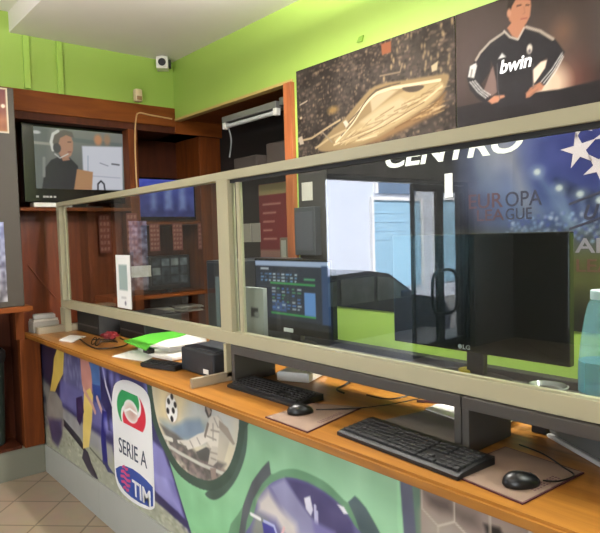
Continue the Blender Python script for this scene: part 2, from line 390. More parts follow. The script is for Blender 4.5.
# ================================================================== COUNTER
cb = thing('counter_base', 'long service counter base covered in printed football scenes', 'counter', (-2.2, YF, 0))
b = BM(); box(b, XK+.015, XE-.01, YF+.006, YF+.1, 0, ZC-.04); box(b, XK+.015, XE-.01, 1.88, 1.94, .0, ZC-.04); box(b, .9, .96, YF+.1, 1.88, 0, ZC-.04); obj('carcass', b, mat('counter_carcass', (90, 88, 84), .6), cb)
def kz(x): return .19+.05*min(1, max(0, (x+4.3)/2))
b = BM()
xs = [XK+.015, -3.3, -2.3, XE-.01]
for x0, x1 in zip(xs, xs[1:]): prism(b, [(x0+.001, 0), (x1-.001, 0), (x1-.001, kz(x1)), (x0+.001, kz(x0))], 1, YF-.012, YF+.006)
obj('kick_board', b, GREYK, cb)
b = BM(); prism(b, [(XK+.01, YE), (XE-.005, YE), (XE-.005, 1.98), (XK+.01, 1.98)], 2, ZC-.035, ZC, .008)
wt = obj('worktop', b, WORKW, None, True); tag(wt, 'long honey oak worktop running along the whole counter', 'worktop')

def smooth(P, n=5, closed=True):
    P = [np.array(p, float) for p in P]; N = len(P); out = []
    for i in range(N if closed else N-1):
        p0, p1, p2, p3 = (P[(i-1) % N], P[i], P[(i+1) % N], P[(i+2) % N]) if closed else (P[max(i-1, 0)], P[i], P[i+1], P[min(i+2, N-1)])
        for k in range(n):
            t = k/n; out.append(tuple(.5*((2*p1)+(p2-p0)*t+(2*p0-5*p1+4*p2-p3)*t*t+(3*p1-p0-3*p2+p3)*t**3)))
    if not closed: out.append(tuple(P[-1]))
    return out
def inside(P, x, y):
    c = False
    for (x1, y1), (x2, y2) in zip(P, P[1:]+P[:1]):
        if (y1 > y) != (y2 > y) and x < (x2-x1)*(y-y1)/(y2-y1)+x1: c = not c
    return c
# -------- printed front panel
I = Ink(1, YF, XK+.02, .2, .17, ZC-.036, .0042, .0042)
I.grad((128, 196, 140), (146, 188, 156)); I.noise(8, .25)
NAVY = (58, 54, 104)
sec1 = [(20, 320), (150, 378), (158, 420), (166, 450), (178, 490), (192, 535), (200, 560), (30, 560)]
I.poly(sec1, NAVY)
I.poly([(30, 335), (62, 350), (70, 385), (55, 395), (30, 370)], (34, 30, 58), soft=.03)
I.poly([(62, 352), (112, 372), (112, 395), (62, 385)], (98, 98, 140), soft=.05)
for k in range(60):
    x = random.uniform(62, 112); y = random.uniform(352, 392)
    I.ell((x, y), .012, .02, (150, 150, 185), .6, .012)
I.poly([(60, 378), (84, 392), (112, 412), (112, 436), (84, 420), (60, 402)], (104, 102, 156), soft=.02)
I.poly([(36, 372), (50, 385), (56, 400), (56, 440), (40, 425), (37, 400)], (116, 116, 112), soft=.02)
for k in range(14):
    x = random.uniform(37, 54); y = random.uniform(382, 425); I.ell((x, y), .02, .025, random.choice([(40, 36, 60), (150, 150, 150), (70, 66, 90)]), .8, .01)
GRASS = (160, 162, 144)
I.poly([(58, 404), (82, 424), (112, 448), (118, 470), (160, 500), (198, 545), (198, 570), (30, 570), (30, 415), (46, 428)], GRASS, soft=.015)
I.poly([(60, 406), (84, 424), (112, 446), (112, 462), (84, 440), (60, 424)], (150, 150, 152), soft=.02)
for k in range(700):
    x = random.uniform(40, 195); y = 428+(x-46)*.78+random.uniform(-12, 40); I.ell((x, y), .012, .006, random.choice([(180, 182, 158), (126, 134, 108), (200, 200, 178)]), .6, .006)
I.poly([(152, 462), (170, 468), (188, 530), (178, 512), (155, 498)], (118, 116, 178), soft=.01)
I.poly([(152, 470), (166, 476), (180, 510), (158, 494)], (150, 148, 204), soft=.02)
I.poly([(152, 440), (163, 450), (174, 482), (152, 470)], (132, 130, 190), soft=.01)
I.poly([(154, 490), (188, 522), (189, 530), (152, 498)], (48, 44, 90), soft=.006)
I.line([(64, 424), (84, 449), (96, 476)], .03, (40, 36, 48)); I.line([(63, 420), (80, 440), (86, 452)], .025, (52, 50, 60))
I.line([(90, 448), (106, 466), (118, 478)], .012, (96, 98, 86))
# player at the far left
I.poly([(58, 346), (64, 352), (63, 374), (58, 384), (55, 392), (50, 391), (53, 372), (54, 358)], (214, 186, 92))
I.poly([(50, 391), (56, 392), (62, 402), (64, 424), (62, 436), (58, 446), (52, 438), (47, 420), (47, 404)], (138, 134, 128), soft=.008)
I.poly([(48, 418), (62, 420), (62, 436), (58, 447), (52, 440)], (78, 70, 104), soft=.02)
# middle player
I.poly([(80, 356), (88, 360), (92, 374), (92, 392), (85, 396), (82, 384), (81, 372)], (196, 138, 128))
I.poly([(84, 392), (90, 388), (93, 396), (92, 420), (89, 447), (83, 449), (83, 425)], (226, 200, 112))
I.poly([(90, 362), (99, 366), (100, 384), (100, 400), (94, 398), (92, 380)], (82, 118, 176)); I.poly([(92, 384), (100, 386), (101, 400), (95, 402)], (46, 70, 140))
I.poly([(76, 398), (82, 396), (84, 412), (80, 426), (77, 420)], (58, 40, 84))
I.poly([(84, 448), (88, 452), (93, 468), (98, 478), (96, 482), (88, 470), (82, 458)], (50, 44, 62))
I.line([(84, 390), (92, 404), (95, 412)], .03, (206, 160, 142)); I.line([(97, 398), (102, 412)], .03, (206, 168, 156))
# right player
I.poly([(100, 366), (111, 372), (112, 432), (108, 430), (106, 412), (101, 400)], (46, 42, 92))
I.poly([(102, 410), (107, 412), (106, 440), (108, 466), (103, 464), (101, 440)], (34, 34, 120)); I.poly([(102, 460), (106, 462), (114, 474), (108, 472)], (60, 62, 110))
I.line([(102, 364), (106, 386), (112, 405)], .02, (206, 204, 216))
for x, y in ((111, 377), (118, 382), (112, 426), (147, 388), (106, 425), (104, 372)): I.ell((x, y), .03, .04, (140, 142, 210), .8, .02)
# second picture: goalkeeper in an oval
OUT2 = smooth([(147, 370), (147, 386), (153, 421), (162, 446), (177, 472), (195, 485), (213, 488.5), (230, 478), (239, 457), (244.5, 432), (245, 405)])
INN2 = smooth([(151, 372), (151.5, 386), (156.5, 419), (167.5, 446), (180, 466), (197, 479), (213, 482), (226, 472), (234.6, 454), (238, 433), (238, 405)])
I.poly(smooth([(205, 494), (214, 500), (226, 493), (238, 476), (246, 452), (247.5, 425), (244, 425), (238, 455), (228, 476), (214, 487)]), (72, 92, 84))
I.poly(OUT2, (62, 82, 72)); I.poly(INN2, (206, 198, 174))
I.poly([(156, 380), (190, 395), (180, 425), (160, 424), (157, 405)], (222, 206, 164), soft=.05)
I.poly([(190, 395), (236, 413), (234, 440), (205, 425), (185, 422)], (186, 190, 186), soft=.05)
I.poly([(160, 420), (180, 424), (198, 418), (210, 424), (205, 444), (170, 438)], (150, 162, 164), soft=.02)
I.poly([(172, 430), (186, 420), (200, 420), (206, 436), (180, 440)], (128, 146, 164), soft=.015)
I.poly([(160, 424), (176, 434), (196, 452), (226, 464), (214, 480), (202, 482), (188, 469), (174, 452)], (104, 100, 96), soft=.01)
for k in range(260):
    x = random.uniform(165, 226); y = 440+(x-165)*.5+random.uniform(0, 30)
    if inside(INN2, x, y): I.ell((x, y), .012, .01, random.choice([(150, 130, 126), (84, 80, 78), (128, 116, 116)]), .6, .006)
I.line([(160, 440), (178, 452), (200, 464), (224, 474)], .016, (196, 196, 186)); I.line([(162, 436), (172, 440)], .02, (210, 208, 196))
I.poly([(196, 452), (206, 447), (216, 450), (214, 462), (200, 460)], (84, 84, 82))
I.poly([(205, 442), (212, 420), (218, 415), (222, 420), (230, 440), (224, 462), (212, 455)], (170, 164, 152), .6)
def man(P, c): I.poly(P, c)
man([(205, 405), (209, 404), (212, 410), (211, 416), (208, 418), (205, 411)], (70, 62, 58)); man([(206, 407), (209, 406), (211, 412), (209, 416)], (160, 146, 132))
man([(211, 416), (217, 416), (222, 422), (219, 434), (218, 448), (211, 448), (206, 440), (204, 432), (207, 424)], (206, 200, 188))
man([(207, 431), (210, 440), (200, 446), (188, 450), (186, 446), (178, 443), (177, 440), (188, 440), (198, 434)], (214, 208, 198))
man([(212, 446), (218, 447), (217, 462), (213, 466), (208, 464), (210, 452)], (190, 184, 172))
man([(219, 420), (228, 428), (235, 444), (233, 445), (226, 436), (219, 428)], (150, 140, 128))
for a_, c_ in (((180, 442), (186, 448)), ((190, 441), (193, 447)), ((197, 438), (200, 444)), ((211, 430), (219, 432)), ((207, 436), (216, 440)), ((210, 452), (217, 454)), ((211, 458), (216, 460)), ((214, 418), (218, 427))): I.line([a_, c_], .008, (140, 134, 124), .8)
I.line([(208, 424), (205, 436)], .015, (120, 112, 104)); I.line([(213, 424), (213, 440)], .008, (150, 144, 134)); man([(210, 468), (216, 468), (216, 480), (212, 482)], (150, 132, 124))
# football
band = smooth([(149, 372), (149.3, 386), (154.7, 420), (164.8, 446), (178.5, 469), (196, 482), (213, 485.3), (228, 475), (236.8, 455.5), (241.3, 432.5), (241.5, 405)], closed=False)
for a_, b_ in zip(band, band[1:]):
    I.line([a_, b_], .6*abs(I.p(a_[0]+6, a_[1])[0]-I.p(a_[0], a_[1])[0])+.012, (62, 82, 72))
bc = I.p(171.5, 408.5); I.ell(bc, .062, .07, (196, 178, 150), .8, .008, px=False); I.ell(bc, .055, .062, (242, 240, 236), px=False)
for dx, dy in ((-.026, .028), (.016, -.006), (-.036, -.018), (.036, .024), (.0, -.048), (.008, .056)): I.ell((bc[0]+dx, bc[1]+dy), .014, .014, (24, 22, 22), px=False)
# third: open ring with crowd
GK = (86, 92, 92)
def arc(px0, ru, rz, inner, col, a0, a1): I.ell(px0, ru, rz, col, 1, None, True, inner, a0, a1)
C3 = at(304, 536, 1, YF); 
R3 = [(238, 540), (243, 506), (252, 482), (262, 468), (269, 461), (271, 474), (282, 470), (295, 469), (310, 474), (328, 484), (348, 503), (355, 496), (366, 508), (380, 533), (384, 550)]
R3 = smooth(R3, 4); I.poly(R3, (98, 142, 110)); I.poly([(238, 540), (243, 506), (252, 482), (262, 468), (269, 461), (271, 474), (262, 484), (253, 500), (247, 520), (244, 540)], (82, 88, 94))
I.poly([(348, 502), (355, 496), (366, 508), (380, 533), (384, 550), (366, 550), (356, 520)], (74, 92, 98))
IN3 = [(250, 545), (253, 520), (258, 500), (268, 486), (280, 479), (293, 478), (308, 483), (324, 492), (340, 505), (352, 522), (358, 545)]
IN3 = smooth(IN3, 5); I.poly(IN3, (98, 96, 146)); I.poly([(286, 478), (308, 483), (324, 492), (340, 505), (352, 522), (357, 545), (320, 545), (300, 505)], (70, 66, 110), soft=.01)
I.poly([(270, 486), (284, 479), (300, 502), (318, 526), (322, 545), (300, 545), (288, 520)], (140, 140, 176), soft=.01)
I.poly([(258, 500), (268, 490), (280, 508), (296, 524), (300, 545), (290, 545), (276, 520), (258, 512)], (206, 200, 196), soft=.02)
I.poly([(252, 530), (256, 512), (268, 520), (276, 545), (251, 545)], (128, 134, 128), soft=.015)
I.poly([(262, 522), (272, 524), (278, 534), (280, 548), (266, 548)], (62, 62, 146))
I.line([(251, 514), (260, 519)], .014, (226, 226, 226)); I.line([(264, 521), (274, 526), (278, 538)], .012, (176, 182, 222))
I.poly([(304, 498), (310, 496), (313, 510), (311, 516), (306, 509)], (214, 214, 230)); I.line([(315, 506), (316, 530)], .012, (190, 190, 220)); I.line([(317, 512), (318, 545)], .01, (190, 190, 220))
I.poly([(337, 504), (344, 507), (348, 514), (344, 514)], (222, 222, 232)); I.poly([(312, 520), (335, 532), (340, 545), (316, 545)], (120, 116, 170), soft=.01)
I.line([(280, 540), (284, 528)], .012, (220, 180, 180))
# fourth: dark band and hexagon net picture
I.poly([(397, 478), (399, 478), (405, 520), (408, 560), (402, 560), (397, 520)], (150, 200, 160))
I.poly([(399, 470), (413, 484), (416, 510), (420, 560), (406, 560), (402, 510)], (88, 92, 112)); I.poly([(412, 484), (421, 488), (426, 560), (418, 560)], (92, 120, 104))
I.poly([(420, 486), (640, 560), (640, 640), (424, 640)], (146, 130, 122)); I.noise(10, .06)
I.poly([(424, 492), (450, 500), (455, 515), (440, 512), (430, 505)], (96, 84, 80), soft=.015); I.poly([(452, 506), (476, 514), (480, 530), (460, 524)], (112, 98, 92), soft=.02)
I.poly([(484, 524), (500, 528), (505, 540), (488, 540)], (40, 34, 34), soft=.006); I.poly([(424, 515), (450, 520), (470, 540), (424, 560)], (160, 150, 140), soft=.03)
hx = at(421, 495, 1, YF)
for r in range(-2, 8):
    for q in range(0, 14):
        cx_ = hx[0]+.055+q*.104+(.052 if r % 2 else 0); cz_ = .875-r*.09
        if cx_ < hx[0]+.03: continue
        P = [(cx_+.06*math.sin(k*PI/3), cz_+.06*math.cos(k*PI/3)) for k in range(7)]
        I.line(P, .004, (196, 186, 172), .8, px=False)
fp = obj('printed_front_panel', I.bm_mesh('printed_front_panel', PRINT, .006), None, cb)
def pl(x, y): q = at(x, y, 1, YF); return (q[0], q[2])
# white league card: outline, ring emblem, lettering (flat vinyl pieces)
CARDW = mat('vinyl_white', (232, 232, 232), .4); VB = mat('vinyl_blue', (36, 72, 156), .4); VNV = mat('vinyl_navy', (44, 58, 84), .4)
card = [(112, 500), (111, 470), (110.5, 430), (111, 398), (113, 386), (118, 380), (126, 381), (140, 387), (148, 395), (151, 405), (153, 450), (154, 480), (154.5, 505), (152, 508), (142, 504), (126, 494), (117, 482), (114, 470)]
card = smooth([(113.6, 435), (112.3, 410), (112.6, 394), (116, 383), (126, 380), (140, 386), (148, 395), (151, 410), (152.5, 440), (154, 475), (154.8, 503), (153, 509), (147, 509), (134.5, 503), (121.7, 492), (116, 479), (114.5, 460)], 4)
b = BM(); prism(b, [pl(*p) for p in card], 1, YF-.0012, YF+.001); obj('league_card', b, CARDW, cb)
J = Ink(1, YF-.0014, *(lambda a, c: (a[0], c[0], c[1], a[1]))(pl(114, 386), pl(149.5, 436)), .003, .003)
J.c[:] = (232, 232, 232); ec = pl(131, 411.5); eru = pl(146, 411)[0]-ec[0]; erz = ec[1]-pl(131, 434)[1]
eu_ = (J.U-ec[0])/eru; ez_ = (J.Z-ec[1])/erz; er = np.sqrt(eu_**2+ez_**2); eth = np.degrees(np.arctan2(ez_, eu_))
ph = (eth-62+115*(1-er)) % 360
for a_, c_, col_ in ((0, 180, (52, 156, 92)), (180, 360, (210, 44, 66))):
    g_ = 6+14*np.clip((1-er)/.5, 0, 1); dd = np.minimum(ph-(a_+g_*.4), (c_-g_)-ph)
    al = np.clip(dd/6+.5, 0, 1)*np.clip((er-.47)/.05, 0, 1)*np.clip((1-er)/.05, 0, 1)
    J._put((slice(None), slice(None)), al, col_)
J.ell(ec, eru*.40, erz*.40, (222, 204, 194), px=False, soft=.012); J.ell((ec[0]+.1*eru, ec[1]-.08*erz), eru*.24, erz*.22, (196, 156, 146), .8, px=False, soft=.02)
J.line([(ec[0]-.42*eru, ec[1]-.1*erz), (ec[0]-.05*eru, ec[1]+.1*erz), (ec[0]+.4*eru, ec[1]+.02*erz)], .012, (246, 244, 240), px=False)
obj('ring_emblem', J.bm_mesh('ring_emblem', PRINT, .0004), None, cb)
p0 = pl(119, 461.5); p1 = pl(147.5, 451)
b = text_bm('SERIE A', pl(119.5, 450)[0], pl(147, 460)[0], (pl(119.5, 452.5)[1]+pl(147, 467.5)[1])/2, (pl(119.5, 439.5)[1]+pl(147, 450)[1])/2, YF-.0014, .0, .0); obj('lettering', b, VNV, cb)
be = [(116, 468.5), (120, 466), (126, 466), (133, 469), (140, 474), (147, 480.5), (153, 487), (153.4, 497), (153.4, 506), (150, 507), (140, 502.5), (131, 496.5), (125, 491), (119, 482), (117, 476)]
b = BM(); prism(b, [pl(*p) for p in be], 1, YF-.0022, YF-.001); obj('blue_badge', b, VB, cb)
p0 = pl(133, 489); p1 = pl(149, 489)
b = text_bm('TIM', pl(133, 489)[0], pl(151, 495)[0], (pl(134, 497)[1]+pl(151, 505)[1])/2, (pl(133, 481)[1]+pl(150.5, 489)[1])/2, YF-.0026, .0, .02); obj('lettering', b, CARDW, cb)
b = BM()
cc = pl(126, 478)
for k in range(5):
    z = cc[1]+.05-.028*k; w = (.035, .055, .062, .055, .035)[k]
    prism(b, [(cc[0]-w, z-.006), (cc[0]-w*.3, z+.002), (cc[0]+w*.3, z-.008), (cc[0]+w, z), (cc[0]+w, z+.014), (cc[0]+w*.3, z+.008), (cc[0]-w*.3, z+.018), (cc[0]-w, z+.008)], 1, YF-.003, YF-.0022)
obj('wavy_red_mark', b, mat('vinyl_pink', (204, 66, 122), .4), cb)

# ================================================================== GLASS SCREEN
gs = thing('glass_screen', 'cream metal framed glass screen standing along the counter', 'screen', (-2.1, YS, ZC))
XR = 1.2; fy0, fy1 = YS-.012, YS+.03
X0 = -4.19
b = BM(); prism(b, [(X0, 1.836), (XR, 1.836), (XR, 1.882), (X0, 1.864)], 1, fy0, fy1, .002); obj('top_rail', b, CREAM, gs)
b = BM(); box(b, X0, XR, fy0, fy1, 1.146, 1.198, .002); obj('bottom_rail', b, CREAM, gs)
for x0, x1 in ((X0, X0+.05), (-2.164, -2.08), (.75, .83)):
    b = BM(); box(b, x0, x1, fy0+.001, fy1-.001, 1.197, 1.838, .002); obj('post', b, CREAM, gs)
for x in (X0+.075, -2.045):
    b = BM(); box(b, x, x+.03 if x < -3 else x+.022, YS+.008, YS+.026, 1.198, 1.836, .001); obj('glazing_bead', b, CREAM, gs)
b = BM(); box(b, -2.08, .75, YS+.004, YS+.02, 1.822, 1.838); obj('black_gasket', b, BLACKM, gs)
for x0, x1 in ((X0+.05, -2.164), (-2.08, .75)):
    b = BM(); box(b, x0, x1, YS+.012, YS+.018, 1.196, 1.838); obj('glass_pane', b, GLASS, gs)
# sliding pane edge in the right-hand light
FOOTM = mat('cream_bracket', (150, 138, 116), .4)
b = BM(); box(b, -4.18, -4.09, YS-.02, YS+.02, ZC, 1.146); obj('foot_post', b, CREAM, gs)
b = BM(); box(b, -4.17, -4.11, 1.2, 1.52, ZC+.001, ZC+.045, .002); obj('foot', b, FOOTM, gs)
b = BM(); box(b, -2.128, -2.108, YS-.025, YS+.0, ZC+.02, 1.146); obj('foot_post', b, CREAM, gs)
b = BM(); box(b, -2.128, -2.108, 1.2, 1.45, ZC+.001, ZC+.04, .001); obj('foot', b, FOOTM, gs)
b = BM(); box(b, .76, .82, YS-.005, YS+.02, ZC+.001, 1.146); obj('foot_post', b, CREAM, gs)

# notice stuck on the left glass pane
tp = at(114, 255, 1, YS); tq = at(130, 308, 1, YS)
N = Ink(1, YS-.004+.012, tp[0], tq[0], tq[2]-.01, tp[2], .006, .006); N.c[:] = (228, 228, 226)
N.poly([N.uv(.2, .34), N.uv(.8, .34), N.uv(.8, .82), N.uv(.2, .82)], (150, 168, 164), px=False); N.line([N.uv(.35, .2), N.uv(.65, .2)], .012, (190, 190, 190), px=False); N.ell(N.uv(.6, .1), .012, .012, (120, 120, 130), px=False)
o = obj('notice', N.bm_mesh('notice', PRINTM, .003)); tag(o, 'tall white notice with grey-green centre stuck on the left glass pane', 'notice')

# ================================================================== RISERS
def riser(x0, x1, label):
    t = thing('monitor_riser', label, 'monitor stand', ((x0+x1)/2, 1.48, ZC+.001), 'grey desk risers under the glass screen')
    b = BM(); box(b, x0, x1, 1.368, 1.63, 1.11, 1.1445, .002); obj('top_board', b, DGREY, t)
    for a, c in ((x0, x0+.022), (x1-.022, x1)):
        b = BM(); box(b, a, c, 1.37, 1.585, ZC+.001, 1.11, .0015); obj('side_panel', b, DGREY, t)
    return t
riser(-2.075, -.948, 'dark grey desk riser over the far black keyboard, below the glass screen')
riser(-.944, .19, 'dark grey desk riser behind the nearer mouse, below the water bottle')

# ================================================================== MONITORS
def monitor(name, label, xc, y, z0, z1, w, screen, group=None, rotz=0., desk=1.145, base=True, bez=.018, cat='monitor', bodymat=None, neck_y=.0, basedepth=.1):
    t = thing(name, label, cat, (xc, y, desk), group, rotz)
    bm_ = bodymat or GLOSSK
    # local coords: front faces -Y
    zc0 = z0-desk; zc1 = z1-desk
    b = BM(); box(b, -w/2, w/2, .0, .028, zc0, zc1, .004); box(b, -w*.3, w*.3, .028, .05, zc0+.06, zc1-.08, .008); hs = obj('housing', b, bm_, t, local=True)
    if screen is not None:
        b = screen; o = obj('display', b, None, hs, local=True)
    if base:
        b = BM(); box(b, -.03, .03, .02, .045, .012, zc0+.1, .004); obj('neck', b, BLACKP, t, local=True)
        b = BM(); prism(b, [(.12*math.cos(a)*1.05, .02+basedepth*.5*math.sin(a)) for a in np.linspace(0, 2*PI, 32, endpoint=False)], 2, .0, .014, .004); obj('base', b, BLACKP, t, True, local=True)
    return t
def flat_screen(w, z0, z1, paint, m, bez=.016, botbez=.03, cell=.004, y=-.0006):
    S = Ink(1, y, -w/2+bez, w/2-bez, z0+botbez, z1-bez, cell, cell); paint(S)
    return S.bm_mesh('display', m, .0005)
def p_off(S): S.c[:] = (9, 11, 11)
SCR_OFF = printmat('switched_off_screen', .16, spec=.45)
bigc = (at(395, 238, 1, 1.56)[0]+at(572, 231, 1, 1.56)[0])/2; bw = at(572, 231, 1, 1.56)[0]-at(395, 238, 1, 1.56)[0]
zt = 1.588; zb = at(500, 356, 1, 1.56)[2]; D0 = 1.1455
tb = monitor('computer_monitor', 'wide black switched-off monitor behind the right end of the glass', bigc, 1.545, zb, zt, bw,
        flat_screen(bw, zb-D0, zt-D0, p_off, SCR_OFF), desk=D0)
lg = at(464, 347, 1, 1.545)
b = text_bm('LG', lg[0]-bigc-.004, lg[0]-bigc+.022, zb-D0+.008, zb-D0+.022, -.0004, 0, .02, .0006); obj('lettering', b, mat('silver_ink', (170, 172, 174), .3), tb, local=True)
b = BM(); lathe(b, [(.007, -.0011), (.007, -.0002)], (lg[0]-bigc-.014, 0, zb-D0+.015), 20, 1); obj('round_emblem', b, MATS['silver_ink'], tb, local=True)
def p_bets(S):
    S.c[:] = (44, 50, 66); f = S.uv
    def r(a, b_, c, d, col): S.poly([f(a, b_), f(c, b_), f(c, d), f(a, d)], col, px=False)
    r(0, .92, 1, 1, (190, 204, 236)); r(0, 0, 1, .1, (24, 26, 34)); r(.9, .1, 1, .94, (48, 76, 120))
    for k in range(3):
        for j in range(9): r(.08+j*.06, .78-.05*k, .08+j*.06+random.uniform(.02, .05), .805-.05*k, random.choice([(120, 170, 220), (210, 220, 230), (90, 120, 160)]))
    r(.22, .64, .82, .67, (64, 176, 84)); r(.22, .17, .82, .2, (64, 176, 84)); r(.68, .2, .82, .54, (110, 160, 226)); r(.24, .22, .44, .36, (64, 92, 150))
    for k in range(7):
        for j in range(6): r(.24+j*.07, .56-.05*k, .24+j*.07+random.uniform(.02, .055), .585-.05*k, random.choice([(200, 206, 214), (90, 160, 110), (80, 130, 200), (60, 70, 80)]))
    r(.08, .86, .2, .89, (220, 224, 230)); r(.68, .72, .82, .75, (90, 180, 120))
x0 = at(257, 262, 1, 1.56)[0]; x1 = at(334, 262, 1, 1.56)[0]
tm = monitor('computer_monitor', 'monitor showing a busy betting page behind the middle of the glass', (x0+x1)/2, 1.545, 1.19, 1.50, x1-x0,
        flat_screen(x1-x0, 1.19-D0, 1.50-D0, p_bets, SCREEN, .008, .03), desk=D0)
b = BM(); box(b, -.05, .01, -.002, .0, 1.197-D0, 1.213-D0); obj('white_sticker', b, PAPER, tm, local=True)
# pale notice standing left of that monitor
a_ = at(245, 287, 1, 1.5); c_ = at(264, 321, 1, 1.5)
N = Ink(1, 1.5, a_[0], c_[0], 1.1465, a_[2], .006, .006); N.c[:] = (176, 178, 172); N.poly([N.uv(.3, .45), N.uv(.7, .45), N.uv(.7, .62), N.uv(.3, .62)], (60, 60, 64), px=False); N.ell(N.uv(.62, .5), .02, .012, (150, 150, 150), px=False)
o = obj('notice_card', N.bm_mesh('notice_card', PRINTM, .02)); tag(o, 'pale grey card with dark mark standing left of the betting page monitor', 'card')
# dark tower seen through the left pane
x0 = at(206, 260, 1, 1.62)[0]; x1 = -2.33
t = thing('computer_tower', 'dark computer tower standing behind the glass beside the middle post', 'computer', ((x0+x1)/2, 1.7, ZC+.001))
b = BM(); box(b, x0, x1, 1.62, 2.0, ZC+.001, 1.48, .006); obj('case', b, mat('navy_black_plastic', (26, 30, 40), .35), t)
b = BM(); box(b, x0+.02, x1-.02, 1.612, 1.62, 1.0, 1.47, .003); obj('front_panel', b, mat('tower_front', (20, 27, 40), .3), t)
b = BM(); box(b, x0+.1, x0+.13, 1.608, 1.612, 1.15, 1.4); obj('vent_strip', b, mat('tower_grey', (96, 112, 118), .4), t)
b = BM(); lathe(b, [(.012, -.006), (.011, 0)], ((x0+x1)/2, 1.612, 1.08), 16, 1); obj('power_button', b, TUBE, t)

# ================================================================== KEYBOARDS, MICE, PADS
def keyboard(label, c, w, d, rot):
    t = thing('keyboard', label, 'keyboard', (c[0], c[1], ZC+.0012), 'keyboards on the counter', rot)
    b = BM(); prism(b, [(-d/2, 0), (d/2, 0), (d/2, .024), (d/2-.02, .025), (-d/2+.012, .013), (-d/2, .010)], 0, -w/2, w/2, .002)
    for v in b.verts: pass
    obj('case', b, BLACKP, t, local=True)
    k = BM(); rows = 6; u = (w-.024)/22.5
    blocks = [(0, 15), (15.3, 18.3), (18.6, 22.4)]
    for r in range(rows):
        y = -d/2+.017+r*(d-.036)/6; dy = (d-.036)/6-.0035; zz = .0135+(y+d/2)*.085
        for bi, (s, e) in enumerate(blocks):
            if bi == 1 and r in (2,): continue
            if bi == 1 and r == 1: cells = [(16.3, 17.25)]
            elif bi == 0 and r == 0: cells = [(0, 1.3), (1.35, 2.4), (2.45, 3.6), (3.7, 9.6), (9.7, 11), (11.1, 12.3), (12.4, 13.6), (13.7, 15)]
            else:
                n = int(round(e-s)); off = (.0, .35, .1, .3, 0, 0)[r] if bi == 0 else 0
                cells = [(s+i*(e-s)/n+(off if 0 < i else 0), s+(i+1)*(e-s)/n-.07+(off if i < n-1 else 0)) for i in range(n)]
            for a, c_ in cells:
                box(k, -w/2+.012+a*u, -w/2+.012+c_*u, y, y+dy, zz-.002, zz+.0065, .0015, 1)
    obj('keys', k, mat('key_plastic', (20, 20, 21), .5), t, local=True)
    b = BM()
    for q in range(3): box(b, w/2-.09+q*.022, w/2-.082+q*.022, d/2-.016, d/2-.012, .0245, .0256)
    obj('indicator_lights', b, mat('key_mark', (120, 126, 120), .5), t, local=True)
    return t
keyboard('black keyboard in front of the nearer riser join, partly on grey papers', (-1.066, 1.293), .455, .152, math.radians(-3.2))
keyboard('black keyboard lying in shadow under the farther desk riser', (-1.815, 1.385), .43, .14, math.radians(.5))
def mouse(label, c, rot):
    t = thing('computer_mouse', label, 'mouse', (c[0], c[1], ZC+.0055), 'mice on the counter', rot)
    b = BM(); bmesh.ops.create_uvsphere(b, u_segments=28, v_segments=18, radius=1)
    for v in b.verts:
        x, y, z = v.co; taper = 1-.14*y
        z2 = max(z, -.25)
        v.co = Vector((x*.028*taper, y*.046, (z2+.25)*.026*(1-.18*y)))
    bo = obj('body', b, mat('mouse_black', (14, 14, 15), .35), t, True, local=True)
    b = BM(); tube(b, [(0, y_, (math.sqrt(max(0, 1-(y_/.046)**2))+.25)*.026*(1-.18*y_/.046)-.0002) for y_ in np.linspace(.002, .040, 9)], .0007, 6, False); obj('button_seam', b, BLACKM, bo, local=True)
    b = BM(); lathe(b, [(.004, -.003), (.006, -.002), (.006, .002), (.004, .003)], (0, .022, .0222), 16, 0); obj('scroll_wheel', b, mat('rubber_grey', (52, 52, 54), .7), bo, True, local=True)
    return t
mA = mouse('black mouse on the nearer mouse pad, right of the near keyboard', (-.722, 1.285), math.radians(-35))
mB = mouse('black mouse on the farther mouse pad, in front of the far keyboard', (-1.533, 1.285), math.radians(-30))
def cable(bmpts, r, label, name='cable', m=BLACKP, group=None):
    b = BM(); tube(b, bmpts, r, 6); o = obj(name, b, m, None, True); tag(o, label, 'cable', group); return o
zc = ZC+.008
def tail(par, pts):
    b = BM(); tube(b, pts, .002, 6); obj('cord', b, BLACKP, par, True, local=False)
for par, pts in ((mA, [(-.692, 1.33, zc+.004), (-.67, 1.36, zc), (-.66, 1.42, zc), (-.70, 1.45, zc), (-.78, 1.50, zc), (-.86, 1.52, zc)]),
                 (mB, [(-1.508, 1.335, zc+.004), (-1.47, 1.40, zc), (-1.42, 1.47, zc), (-1.38, 1.56, zc), (-1.36, 1.64, zc), (-1.34, 1.74, zc)])):
    b = BM(); tube(b, pts, .002, 6)
    o = obj('cord', b, BLACKP, par, True, local=True); o.matrix_parent_inverse = (Matrix.Translation(par.location) @ Matrix.Rotation(par.rotation_euler.z, 4, 'Z')).inverted()
